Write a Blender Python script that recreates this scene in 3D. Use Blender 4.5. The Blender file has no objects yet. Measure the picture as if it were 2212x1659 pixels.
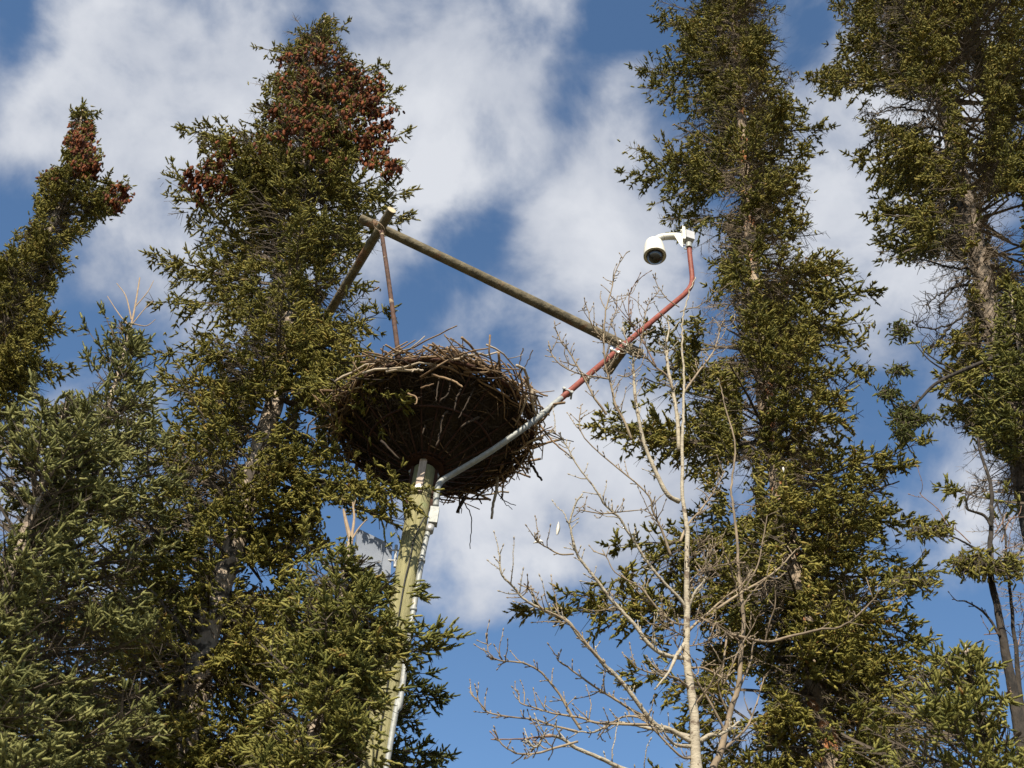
import bpy, math, random
import numpy as np
from mathutils import Vector, Matrix

SC = bpy.context.scene
COL = SC.collection
R_ = math.radians
random.seed(7)
RNG = np.random.default_rng(7)

# ------------------------------------------------------------------ camera
# photo coordinates used below: 2212 x 1659 (the photograph scaled)
F, CX, CY = 2620.0, 1106.0, 829.5
PITCH, ROLL = R_(44.0), R_(5.8)
CAM = np.array([0.0, 0.0, 1.6])
_R = np.array([1.0, 0, 0]); _U = np.array([0, -math.sin(PITCH), math.cos(PITCH)])
FWD = np.array([0, math.cos(PITCH), math.sin(PITCH)])
RGT = _R * math.cos(ROLL) + _U * math.sin(ROLL)
UPV = _U * math.cos(ROLL) - _R * math.sin(ROLL)
cd = bpy.data.cameras.new('camera'); cam = bpy.data.objects.new('camera', cd); COL.objects.link(cam)
cam.matrix_world = Matrix(((RGT[0], UPV[0], -FWD[0], CAM[0]), (RGT[1], UPV[1], -FWD[1], CAM[1]),
                           (RGT[2], UPV[2], -FWD[2], CAM[2]), (0, 0, 0, 1)))
cd.sensor_width = 36.0; cd.lens = 36.0 * F / 2212.0
cd.clip_start = 0.1; cd.clip_end = 2000.0
cd.dof.use_dof = True; cd.dof.focus_distance = 10.0; cd.dof.aperture_fstop = 5.0
SC.camera = cam
SC.render.resolution_x, SC.render.resolution_y = 1024, 768


def dirpx(px, py):
    d = RGT * ((px - CX) / F) + UPV * (-(py - CY) / F) + FWD
    return d / np.linalg.norm(d)


def P(px, py, Y):
    d = dirpx(px, py)
    return CAM + d * ((Y - CAM[1]) / d[1])


def proj(p):
    q = np.asarray(p) - CAM
    z = q @ FWD
    z = np.where(z < 0.05, 0.05, z)
    return np.stack([CX + F * (q @ RGT) / z, CY - F * (q @ UPV) / z], -1)


# ------------------------------------------------------------------ light
SUN_EL, SUN_AZ = R_(38.0), R_(192.0)          # azimuth clockwise from +Y: behind the viewer
sdir = Vector((math.sin(SUN_AZ) * math.cos(SUN_EL), math.cos(SUN_AZ) * math.cos(SUN_EL), math.sin(SUN_EL)))
sl = bpy.data.lights.new('sun', 'SUN'); sl.energy = 5.0; sl.angle = R_(0.5); sl.color = (1.0, 0.91, 0.74)
so = bpy.data.objects.new('sun', sl); COL.objects.link(so)
so.rotation_euler = sdir.to_track_quat('Z', 'Y').to_euler()
so.location = (0, -5, 30)

SC.view_settings.view_transform = 'Standard'; SC.view_settings.look = 'None'
SC.view_settings.exposure = 0.88; SC.view_settings.gamma = 1.0
SC.cycles.max_bounces = 5; SC.cycles.diffuse_bounces = 3; SC.cycles.glossy_bounces = 2
SC.cycles.transparent_max_bounces = 4

W = bpy.data.worlds.new('World'); SC.world = W; W.use_nodes = True
nt = W.node_tree; N = nt.nodes; LK = nt.links
for n in list(N): N.remove(n)


def nd(tree, typ, **kw):
    n = tree.nodes.new(typ)
    for k, v in kw.items():
        if k.startswith('i_'):
            n.inputs[int(k[2:]) if k[2:].isdigit() else k[2:]].default_value = v
        else:
            setattr(n, k, v)
    return n


def mth(tree, op, a, b=None, c=None, clamp=False):
    n = tree.nodes.new('ShaderNodeMath'); n.operation = op; n.use_clamp = clamp
    for i, v in enumerate((a, b, c)):
        if v is None: continue
        if isinstance(v, (int, float)): n.inputs[i].default_value = v
        else: tree.links.new(v, n.inputs[i])
    return n.outputs[0]


def build_world():
    tc = nd(nt, 'ShaderNodeTexCoord')
    sky = nd(nt, 'ShaderNodeTexSky'); sky.sky_type = 'NISHITA'; sky.sun_disc = False
    sky.sun_elevation = SUN_EL; sky.sun_rotation = SUN_AZ; sky.altitude = 800
    sky.air_density = 1.0; sky.dust_density = 0.25; sky.ozone_density = 3.0
    # domain warp of the direction
    w1 = nd(nt, 'ShaderNodeTexNoise', noise_dimensions='3D'); w1.inputs['Scale'].default_value = 4.5; w1.inputs['Detail'].default_value = 2.5
    LK.new(tc.outputs['Generated'], w1.inputs['Vector'])
    sub = nd(nt, 'ShaderNodeVectorMath', operation='SUBTRACT'); LK.new(w1.outputs['Color'], sub.inputs[0]); sub.inputs[1].default_value = (.5, .5, .5)
    scl = nd(nt, 'ShaderNodeVectorMath', operation='SCALE'); LK.new(sub.outputs[0], scl.inputs[0]); scl.inputs['Scale'].default_value = 0.12
    add = nd(nt, 'ShaderNodeVectorMath', operation='ADD'); LK.new(tc.outputs['Generated'], add.inputs[0]); LK.new(scl.outputs[0], add.inputs[1])
    V = add.outputs[0]
    blobs = [  # photo x, y, radius, weight: banks of cloud (+) and holes of blue (-)
        (180, 200, 300, .75), (420, 330, 300, .8), (330, 60, 260, .6), (930, 120, 300, 1.0), (780, 330, 260, .85), (1120, 70, 190, .75),
        (1000, 320, 200, .6), (480, 560, 260, .7), (700, 480, 220, .5), (230, 560, 170, .6), (820, 640, 120, .35),
        (1330, 260, 120, .6), (1240, 360, 120, .4), (1330, 520, 230, .75), (1180, 560, 150, .55), (1450, 620, 210, .6), (1050, 690, 150, .35),
        (1900, 330, 330, .9), (1950, 560, 260, .8), (1560, 40, 90, .2), (2150, 60, 200, .4),
        (1120, 1060, 260, .75), (1300, 1000, 220, .6), (1000, 1240, 180, .6), (1250, 1200, 200, .55), (1060, 1360, 130, .45), (1260, 870, 160, .45),
        (2060, 1080, 210, .7), (1700, 1000, 220, .3), (150, 850, 170, .5), (330, 900, 160, .4), (60, 1000, 150, .4),
        (70, 260, 190, .65), (30, 350, 120, .4), (600, 150, 150, .4), (520, 40, 140, .3), (140, 20, 150, .4), (1740, 120, 90, -.5), (1240, 700, 150, .4), (1000, 1000, 160, .4), (1450, 900, 200, .4), (2120, 1230, 140, .4), (1350, 1250, 170, .4), (1160, 460, 110, .35),
        (45, 110, 70, -.3), (20, 470, 140, -.7), (660, 70, 85, -.55), (150, 690, 80, -.5), (1150, 330, 90, -.2), (1010, 520, 100, -.4),
        (930, 690, 110, -.5), (1080, 790, 120, -.25), (1390, 90, 170, -.7), (1760, 40, 100, -.4), (1180, 1500, 300, -.9), (700, 1150, 260, -.6),
        (2130, 1400, 240, -.6), (1960, 1000, 120, -.4), (950, 1480, 200, -.5), (560, 1300, 260, -.5)]
    acc = None
    for (x, y, r, w) in blobs:
        d = nd(nt, 'ShaderNodeVectorMath', operation='DISTANCE'); LK.new(V, d.inputs[0]); d.inputs[1].default_value = tuple(dirpx(x, y))
        mr = nd(nt, 'ShaderNodeMapRange', interpolation_type='SMOOTHSTEP')
        LK.new(d.outputs['Value'], mr.inputs['Value']); mr.inputs['From Min'].default_value = 0.0; mr.inputs['From Max'].default_value = r * 1.25 / F
        mr.inputs['To Min'].default_value = w; mr.inputs['To Max'].default_value = 0.0
        acc = mr.outputs[0] if acc is None else mth(nt, 'ADD', acc, mr.outputs[0])
    n1 = nd(nt, 'ShaderNodeTexNoise'); n1.inputs['Scale'].default_value = 8.5; n1.inputs['Detail'].default_value = 10; n1.inputs['Roughness'].default_value = .58
    LK.new(tc.outputs['Generated'], n1.inputs['Vector']); n1.inputs['Distortion'].default_value = .35
    n2 = nd(nt, 'ShaderNodeTexNoise'); n2.inputs['Scale'].default_value = 22.0; n2.inputs['Detail'].default_value = 9; n2.inputs['Roughness'].default_value = .5
    LK.new(tc.outputs['Generated'], n2.inputs['Vector']); n2.inputs['Distortion'].default_value = .25
    # outside the photograph's window the sky keeps scattered cloud
    far = nd(nt, 'ShaderNodeVectorMath', operation='DISTANCE'); LK.new(V, far.inputs[0]); far.inputs[1].default_value = tuple(FWD)
    fm = nd(nt, 'ShaderNodeMapRange', interpolation_type='SMOOTHSTEP'); LK.new(far.outputs['Value'], fm.inputs['Value'])
    fm.inputs['From Min'].default_value = .5; fm.inputs['From Max'].default_value = .8; fm.inputs['To Max'].default_value = 0.35
    acc = mth(nt, 'ADD', acc, fm.outputs[0])
    acc = mth(nt, 'MINIMUM', mth(nt, 'MULTIPLY_ADD', acc, .85, .16), 1.0)
    nz = mth(nt, 'MULTIPLY_ADD', mth(nt, 'SUBTRACT', n1.outputs['Fac'], .5), 2.3, acc)
    nz = mth(nt, 'MULTIPLY_ADD', mth(nt, 'SUBTRACT', n2.outputs['Fac'], .5), .85, nz)
    cov = nd(nt, 'ShaderNodeMapRange', interpolation_type='SMOOTHSTEP'); LK.new(nz, cov.inputs['Value'])
    cov.inputs['From Min'].default_value = .0; cov.inputs['From Max'].default_value = 1.0
    # cloud body: bright thick parts, greyer undersides
    n3 = nd(nt, 'ShaderNodeTexNoise'); n3.inputs['Scale'].default_value = 7.5; n3.inputs['Detail'].default_value = 7
    off = nd(nt, 'ShaderNodeVectorMath', operation='ADD'); LK.new(V, off.inputs[0]); off.inputs[1].default_value = (3.1, 1.7, .4)
    LK.new(off.outputs[0], n3.inputs['Vector'])
    sh = mth(nt, 'ADD', mth(nt, 'MULTIPLY', n3.outputs['Fac'], .9), mth(nt, 'MULTIPLY', nz, .35))
    cr = nd(nt, 'ShaderNodeValToRGB'); LK.new(sh, cr.inputs['Fac'])
    cr.color_ramp.elements[0].position = .38; cr.color_ramp.elements[0].color = (.31, .36, .47, 1)
    cr.color_ramp.elements[1].position = .95; cr.color_ramp.elements[1].color = (.70, .725, .78, 1)
    bs = nd(nt, 'ShaderNodeBackground'); bs.inputs['Strength'].default_value = 0.097
    hue = nd(nt, 'ShaderNodeMix', data_type='RGBA', blend_type='MULTIPLY'); hue.inputs[0].default_value = 1.0
    LK.new(sky.outputs[0], hue.inputs[6]); hue.inputs[7].default_value = (.86, .97, .98, 1)
    LK.new(hue.outputs[2], bs.inputs['Color'])
    bc = nd(nt, 'ShaderNodeBackground'); LK.new(cr.outputs[0], bc.inputs['Color']); bc.inputs['Strength'].default_value = .56
    mx = nd(nt, 'ShaderNodeMixShader'); LK.new(cov.outputs[0], mx.inputs[0]); LK.new(bs.outputs[0], mx.inputs[1]); LK.new(bc.outputs[0], mx.inputs[2])
    o = nd(nt, 'ShaderNodeOutputWorld'); LK.new(mx.outputs[0], o.inputs['Surface'])


build_world()
W.cycles.sampling_method = 'MANUAL'; W.cycles.sample_map_resolution = 512

# ------------------------------------------------------------------ materials


def mat(name, c1, c2=None, scale=8.0, rough=.75, metal=0.0, bump=0.0, bscale=None, stretch=(1, 1, 1), lo=.35, hi=.65, spec=.3, c3=None, s3=3.0, t3=.6, coat=0.0, detail=6):
    m = bpy.data.materials.new(name); m.use_nodes = True; t = m.node_tree
    b = t.nodes['Principled BSDF']
    b.inputs['Roughness'].default_value = rough; b.inputs['Metallic'].default_value = metal
    b.inputs['Specular IOR Level'].default_value = spec
    b.inputs['Coat Weight'].default_value = coat
    tc = nd(t, 'ShaderNodeTexCoord'); mp = nd(t, 'ShaderNodeMapping'); mp.inputs['Scale'].default_value = stretch
    t.links.new(tc.outputs['Object'], mp.inputs['Vector'])
    n = nd(t, 'ShaderNodeTexNoise'); n.inputs['Scale'].default_value = scale; n.inputs['Detail'].default_value = detail; n.inputs['Roughness'].default_value = .65
    t.links.new(mp.outputs[0], n.inputs['Vector'])
    r = nd(t, 'ShaderNodeValToRGB'); t.links.new(n.outputs['Fac'], r.inputs['Fac'])
    r.color_ramp.elements[0].position = lo; r.color_ramp.elements[0].color = (*c1, 1)
    r.color_ramp.elements[1].position = hi; r.color_ramp.elements[1].color = (*(c2 or c1), 1)
    col = r.outputs[0]
    if c3:
        k = nd(t, 'ShaderNodeTexNoise'); k.inputs['Scale'].default_value = s3; k.inputs['Detail'].default_value = 5
        t.links.new(tc.outputs['Object'], k.inputs['Vector'])
        st = nd(t, 'ShaderNodeMapRange'); t.links.new(k.outputs['Fac'], st.inputs['Value']); st.inputs['From Min'].default_value = t3; st.inputs['From Max'].default_value = t3 + .06
        mx = nd(t, 'ShaderNodeMix', data_type='RGBA'); t.links.new(st.outputs[0], mx.inputs[0]); t.links.new(col, mx.inputs[6]); mx.inputs[7].default_value = (*c3, 1)
        col = mx.outputs[2]
    t.links.new(col, b.inputs['Base Color'])
    if bump:
        n2 = nd(t, 'ShaderNodeTexNoise'); n2.inputs['Scale'].default_value = bscale or scale * 3; n2.inputs['Detail'].default_value = 5
        t.links.new(mp.outputs[0], n2.inputs['Vector'])
        bp = nd(t, 'ShaderNodeBump'); bp.inputs['Strength'].default_value = bump; bp.inputs['Distance'].default_value = .02
        t.links.new(n2.outputs['Fac'], bp.inputs['Height']); t.links.new(bp.outputs[0], b.inputs['Normal'])
    return m


def needle_mat(name, stops):
    m = bpy.data.materials.new(name); m.use_nodes = True; t = m.node_tree
    b = t.nodes['Principled BSDF']; b.inputs['Roughness'].default_value = .7; b.inputs['Specular IOR Level'].default_value = .16
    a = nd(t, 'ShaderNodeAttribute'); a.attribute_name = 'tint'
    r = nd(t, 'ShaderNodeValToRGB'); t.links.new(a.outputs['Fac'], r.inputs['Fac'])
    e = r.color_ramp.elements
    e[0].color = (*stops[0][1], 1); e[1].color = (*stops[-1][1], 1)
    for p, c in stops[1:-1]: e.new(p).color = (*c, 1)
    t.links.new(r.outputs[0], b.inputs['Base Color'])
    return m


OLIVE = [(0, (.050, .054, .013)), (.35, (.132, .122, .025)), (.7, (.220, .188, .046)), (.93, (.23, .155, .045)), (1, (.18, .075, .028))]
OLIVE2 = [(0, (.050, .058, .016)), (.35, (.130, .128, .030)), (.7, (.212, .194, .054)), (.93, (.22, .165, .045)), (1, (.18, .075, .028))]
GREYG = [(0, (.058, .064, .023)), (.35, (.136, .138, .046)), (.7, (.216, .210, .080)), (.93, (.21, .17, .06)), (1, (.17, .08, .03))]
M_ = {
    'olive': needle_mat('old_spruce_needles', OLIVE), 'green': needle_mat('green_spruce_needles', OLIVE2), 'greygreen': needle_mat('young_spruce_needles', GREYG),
    'cone': needle_mat('spruce_cones', [(0, (.030, .009, .004)), (.5, (.098, .026, .008)), (1, (.17, .046, .012))]),
    'bark': mat('spruce_bark', (.17, .135, .108), (.42, .34, .26), 22, .9, bump=.9, bscale=40, stretch=(1, 1, .35), c3=(.055, .045, .036), s3=9, t3=.52),
    'bark_mid': mat('grey_spruce_bark', (.075, .06, .048), (.24, .19, .145), 22, .9, bump=.9, bscale=40, stretch=(1, 1, .35), c3=(.04, .034, .028), s3=9, t3=.52),
    'bark_red': mat('flaky_spruce_bark', (.12, .09, .07), (.36, .28, .20), 20, .9, bump=.9, bscale=38, stretch=(1, 1, .35), c3=(.36, .15, .06), s3=6, t3=.56),
    'bark_dark': mat('dark_bark', (.013, .011, .010), (.046, .037, .030), 22, .9, bump=.8, bscale=40, stretch=(1, 1, .4), c3=(.12, .097, .074), s3=7, t3=.63),
    'limb': mat('spruce_limb', (.045, .035, .027), (.10, .078, .057), 12, .9),
    'dead': mat('dead_twigs', (.10, .078, .056), (.24, .185, .13), 9, .9),
    'leader': mat('dead_leader', (.21, .15, .10), (.33, .25, .17), 20, .85),
    'birch': mat('pale_bark', (.18, .148, .108), (.325, .285, .22), 14, .8, bump=.4, bscale=40, stretch=(1, 1, 2.2), lo=.25, hi=.55, c3=(.12, .09, .065), s3=22, t3=.585),
    'twig': mat('pale_twigs', (.145, .108, .074), (.28, .222, .152), 10, .8, bump=.2),
    'bud': mat('dark_twigs', (.11, .07, .05), (.22, .14, .10), 14, .8),
    'pole': mat('treated_pole', (.18, .168, .082), (.295, .27, .142), 12, .85, bump=.5, bscale=36, stretch=(7, 7, .3), c3=(.22, .25, .125), s3=1.6, t3=.62),
    'board': mat('weathered_strap', (.30, .24, .20), (.46, .38, .32), 14, .8, bump=.3, stretch=(5, 5, .5)),
    'rust': mat('rusty_steel', (.022, .011, .008), (.065, .028, .018), 26, .85, .2, bump=.3),
    'rust_strut': mat('rust_and_paint', (.04, .022, .016), (.085, .043, .03), 18, .8, bump=.3, c3=(.26, .20, .13), s3=9, t3=.64),
    'log': mat('weathered_log', (.065, .055, .036), (.165, .138, .09), 12, .85, bump=.6, bscale=24, stretch=(1, 1, 1), c3=(.17, .085, .045), s3=3.2, t3=.60),
    'log_end': mat('sawn_log_end', (.35, .29, .19), (.50, .42, .29), 26, .85),
    'stick': mat('nest_sticks', (.11, .067, .037), (.275, .188, .112), 7, .85, bump=.2),
    'stick_pale': mat('bleached_sticks', (.25, .20, .145), (.42, .35, .27), 9, .85, bump=.2),
    'stick_dark': mat('dark_sticks', (.020, .014, .010), (.058, .039, .025), 7, .85),  # darker copy of the sticks: shade under the nest put into the colour
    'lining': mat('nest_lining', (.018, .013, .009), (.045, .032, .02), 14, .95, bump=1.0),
    'galv': mat('galvanised_steel', (.21, .22, .22), (.32, .33, .325), 25, .6, .2, bump=.08, c3=(.40, .36, .30), s3=14, t3=.64),
    'red': mat('red_oxide_pipe', (.14, .034, .024), (.23, .064, .045), 20, .6, bump=.12, c3=(.55, .42, .33), s3=12, t3=.70),
    'zinc': mat('zinc_clamp', (.32, .32, .32), (.46, .46, .46), 30, .5, .5),
    'white': mat('white_housing', (.56, .54, .49), (.66, .64, .59), 4, .42, spec=.45),
    'grey': mat('grey_box', (.36, .36, .38), (.46, .46, .48), 6, .5),
    'seam': mat('seam_brown', (.16, .12, .09), None, 5, .8),
    'glass': mat('smoked_dome', (.012, .013, .014), (.016, .016, .018), 3, .15, spec=.8, coat=.0),
    'black': mat('black_cable', (.012, .012, .012), (.02, .02, .02), 3, .6),
    'panel': mat('grey_panel', (.17, .19, .235), (.23, .25, .30), 5, .55),
    'feather': mat('white_down', (.45, .43, .40), (.62, .60, .56), 20, .9),
    'ground': mat('forest_floor', (.06, .055, .03), (.16, .13, .08), 1.5, .95, bump=.5),
}


# ------------------------------------------------------------------ mesh building
class MB:
    """collects rings, prisms and triangles; build() links them as one mesh object"""

    def __init__(s):
        s.v = []; s.nv = 0; s.idx = []; s.cnt = []; s.tint = []

    def add(s, v, faces, tint=None):
        v = np.asarray(v, np.float64).reshape(-1, 3); f = np.asarray(faces, np.int64)
        s.v.append(v); s.idx.append((f + s.nv).ravel()); s.cnt.append(np.full(len(f), f.shape[1], np.int64)); s.nv += len(v)
        s.tint.append(np.full(len(v), .5) if tint is None else np.broadcast_to(np.asarray(tint, np.float64), (len(v),)))

    def tube(s, pts, rad, n=8, cap=True):
        pts = np.asarray(pts, np.float64); m = len(pts)
        rad = np.broadcast_to(np.asarray(rad, np.float64), (m,)) if np.ndim(rad) <= 1 else rad
        T = np.gradient(pts, axis=0); T /= np.linalg.norm(T, axis=1, keepdims=True) + 1e-12
        ref = np.array([0, 0, 1.0]) if abs(T[0, 2]) < .9 else np.array([1.0, 0, 0])
        A = np.empty_like(pts); a = np.cross(T[0], ref)
        for i in range(m):
            a = a - T[i] * (a @ T[i]); a /= np.linalg.norm(a) + 1e-12; A[i] = a
        B = np.cross(T, A)
        th = np.arange(n) * 2 * math.pi / n
        r = rad[:, None, None] if rad.ndim == 1 else rad[:, :, None]
        v = pts[:, None, :] + r * (np.cos(th)[None, :, None] * A[:, None, :] + np.sin(th)[None, :, None] * B[:, None, :])
        i = np.arange(m - 1)[:, None] * n; j = np.arange(n)[None, :]; k = (j + 1) % n
        f = np.stack([i + j, i + k, i + n + k, i + n + j], -1).reshape(-1, 4)
        s.add(v.reshape(-1, 3), f)
        if cap:
            base = s.nv - m * n
            s.idx.append(base + np.arange(n)[::-1]); s.cnt.append(np.array([n]))
            s.idx.append(base + (m - 1) * n + np.arange(n)); s.cnt.append(np.array([n]))

    def segs(s, a, b, ra, rb, tint=None):
        """many thin three-sided prisms at once"""
        a = np.asarray(a, np.float64).reshape(-1, 3); b = np.asarray(b, np.float64).reshape(-1, 3); n = len(a)
        if n == 0: return
        T = b - a; T /= np.linalg.norm(T, axis=1, keepdims=True) + 1e-12
        ref = np.where(np.abs(T[:, 2:3]) < .8, np.array([[0, 0, 1.0]]), np.array([[1.0, 0, 0]]))
        A = np.cross(T, ref); A /= np.linalg.norm(A, axis=1, keepdims=True) + 1e-12; B = np.cross(T, A)
        th = np.arange(3) * 2 * math.pi / 3
        off = np.cos(th)[None, :, None] * A[:, None, :] + np.sin(th)[None, :, None] * B[:, None, :]
        ra = np.broadcast_to(np.asarray(ra, np.float64), (n,))[:, None, None]; rb = np.broadcast_to(np.asarray(rb, np.float64), (n,))[:, None, None]
        v = np.concatenate([a[:, None] + off * ra, b[:, None] + off * rb], 1)
        q = np.array([[0, 1, 4, 3], [1, 2, 5, 4], [2, 0, 3, 5]])
        f = (np.arange(n)[:, None, None] * 6 + q[None]).reshape(-1, 4)
        s.add(v.reshape(-1, 3), f, None if tint is None else np.repeat(tint, 6))

    def box(s, c, ax, ay, az):
        """ax, ay, az: half-extent vectors"""
        c, ax, ay, az = (np.asarray(q, np.float64) for q in (c, ax, ay, az))
        v = [c + sx * ax + sy * ay + sz * az for sz in (-1, 1) for sy in (-1, 1) for sx in (-1, 1)]
        s.add(v, [[0, 2, 3, 1], [4, 5, 7, 6], [0, 1, 5, 4], [2, 6, 7, 3], [0, 4, 6, 2], [1, 3, 7, 5]])

    def lathe(s, c, axis, prof, n=32):
        """prof: list of (distance along axis, radius)"""
        c = np.asarray(c, float); axis = np.asarray(axis, float) / np.linalg.norm(axis)
        s.tube_exact(np.array([c + axis * d for d, r in prof]), np.array([r for d, r in prof]), axis, n)

    def tube_exact(s, pts, rad, axis, n):
        ref = np.array([0, 0, 1.0]) if abs(axis[2]) < .9 else np.array([1.0, 0, 0])
        A = np.cross(axis, ref); A /= np.linalg.norm(A); B = np.cross(axis, A); m = len(pts)
        th = np.arange(n) * 2 * math.pi / n
        v = pts[:, None] + rad[:, None, None] * (np.cos(th)[None, :, None] * A + np.sin(th)[None, :, None] * B)
        i = np.arange(m - 1)[:, None] * n; j = np.arange(n)[None, :]; k = (j + 1) % n
        s.add(v.reshape(-1, 3), np.stack([i + j, i + k, i + n + k, i + n + j], -1).reshape(-1, 4))

    def build(s, name, m, parent=None, origin=None, smooth=False):
        me = bpy.data.meshes.new(name)
        o = bpy.data.objects.new(name, me); COL.objects.link(o)
        v = np.concatenate(s.v)
        org = np.zeros(3)
        if parent is not None: org = WPOS[parent.name]
        elif origin is not None: org = np.asarray(origin, float)
        v = v - org
        if parent is not None: o.parent = parent
        else: o.location = org
        WPOS[o.name] = org
        idx = np.concatenate(s.idx).astype(np.int32); cnt = np.concatenate(s.cnt).astype(np.int32)
        me.vertices.add(len(v)); me.vertices.foreach_set('co', v.astype(np.float32).ravel())
        me.loops.add(len(idx)); me.loops.foreach_set('vertex_index', idx)
        me.polygons.add(len(cnt)); st = np.concatenate([[0], np.cumsum(cnt)[:-1]]).astype(np.int32)
        me.polygons.foreach_set('loop_start', st)
        if smooth: me.polygons.foreach_set('use_smooth', np.ones(len(cnt), bool))
        else: me.polygons.foreach_set('use_smooth', np.zeros(len(cnt), bool))
        at = me.attributes.new('tint', 'FLOAT', 'POINT'); at.data.foreach_set('value', np.concatenate(s.tint).astype(np.float32))
        me.update(calc_edges=True)
        me.materials.append(m)
        return o


WPOS = {}


def tag(o, label=None, cat=None, group=None, kind=None):
    if label: o['label'] = label
    if cat: o['category'] = cat
    if group: o['group'] = group
    if kind: o['kind'] = kind
    return o


def thing(name, label, cat, loc, group=None):
    o = bpy.data.objects.new(name, None); COL.objects.link(o); o.location = tuple(float(q) for q in loc)
    o.empty_display_size = .2
    WPOS[o.name] = np.asarray(loc, float)
    return tag(o, label, cat, group)


def smooth_line(pts, per=6):
    """Catmull-Rom through the points"""
    p = np.asarray(pts, float)
    if len(p) < 3:
        t = np.linspace(0, 1, per + 1)[:, None]; return p[0] * (1 - t) + p[-1] * t
    q = np.vstack([2 * p[0] - p[1], p, 2 * p[-1] - p[-2]]); out = []
    for i in range(1, len(q) - 2):
        t = np.linspace(0, 1, per, endpoint=False)[:, None]
        a, b, c, d = q[i - 1], q[i], q[i + 1], q[i + 2]
        out.append(.5 * (2 * b + (c - a) * t + (2 * a - 5 * b + 4 * c - d) * t ** 2 + (3 * b - a - 3 * c + d) * t ** 3))
    out.append(p[-1:]); return np.vstack(out)


def inpoly(pt, poly):
    x, y = pt[..., 0], pt[..., 1]; poly = np.asarray(poly, float); ins = np.zeros(x.shape, bool); j = len(poly) - 1
    for i in range(len(poly)):
        xi, yi = poly[i]; xj, yj = poly[j]
        c = ((yi > y) != (yj > y)) & (x < (xj - xi) * (y - yi) / (yj - yi + 1e-9) + xi)
        ins ^= c; j = i
    return ins


# ------------------------------------------------------------------ spruce foliage
GA = 2.399963


def shoots(mb, p, d, L, rn, tint, rng, K=26, w=.0019):
    """bottle-brush shoots: K needles on each"""
    n = len(p)
    if n == 0: return
    d = d / (np.linalg.norm(d, axis=1, keepdims=True) + 1e-9)
    ref = np.where(np.abs(d[:, 2:3]) < .8, np.array([[0, 0, 1.0]]), np.array([[1.0, 0, 0]]))
    U = np.cross(d, ref); U /= np.linalg.norm(U, axis=1, keepdims=True); V = np.cross(d, U)
    t = (np.arange(K) + .5) / K
    th = np.arange(K)[None] * GA + rng.uniform(0, 6.28, (n, 1)) + rng.normal(0, .25, (n, K))
    an = np.where(t > .86, .45, 1.05)[None] + rng.normal(0, .12, (n, K))
    ca, sa = np.cos(an)[..., None], np.sin(an)[..., None]
    rad = np.cos(th)[..., None] * U[:, None] + np.sin(th)[..., None] * V[:, None]
    tan = -np.sin(th)[..., None] * U[:, None] + np.cos(th)[..., None] * V[:, None]
    nd_ = ca * d[:, None] + sa * rad
    base = p[:, None] + d[:, None] * (t[None] * L[:, None])[..., None]
    ln = rn[:, None, None] * (1.0 - .35 * np.abs(t - .45)[None, :, None]) * rng.uniform(.7, 1.3, (n, K, 1))
    v = np.stack([base - tan * w, base + tan * w, base + nd_ * ln], 2).reshape(-1, 3)
    f = np.arange(n * K * 3).reshape(-1, 3)
    tt = np.repeat(np.clip(tint[:, None] + rng.normal(0, .06, (n, K)), 0, 1).ravel(), 3)
    mb.add(v, f, tt)
    # dense inner sleeve of needles, curved a little upward
    S = 4; ts = np.array([0.0, .25, .5, .75, .97]); rs = np.array([.34, .46, .44, .38, .14])
    a = np.arange(S)[None] * 2 * math.pi / S + rng.uniform(0, 6.28, (n, 1))
    cir = np.cos(a)[..., None] * U[:, None] + np.sin(a)[..., None] * V[:, None]          # n S 3
    ctr = p[:, None] + d[:, None] * (ts[None] * L[:, None])[..., None] + np.array([0, 0, .10]) * (L[:, None] * ts[None] ** 2)[..., None]
    jr = rng.uniform(.55, 1.4, (n, 5, S))
    vv = ctr[:, :, None] + cir[:, None] * ((rs[None] * rn[:, None])[..., None] * jr)[..., None]
    i = np.arange(4)[:, None] * S; j = np.arange(S)[None]; k = (j + 1) % S
    q = np.stack([i + j, i + k, i + S + k, i + S + j], -1).reshape(-1, 4)
    f = (np.arange(n)[:, None, None] * 5 * S + q[None]).reshape(-1, 4)
    mb.add(vv.reshape(-1, 3), f, np.clip(np.repeat(tint, 5 * S) - .06 + rng.normal(0, .12, n * 5 * S), 0, 1))


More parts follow.
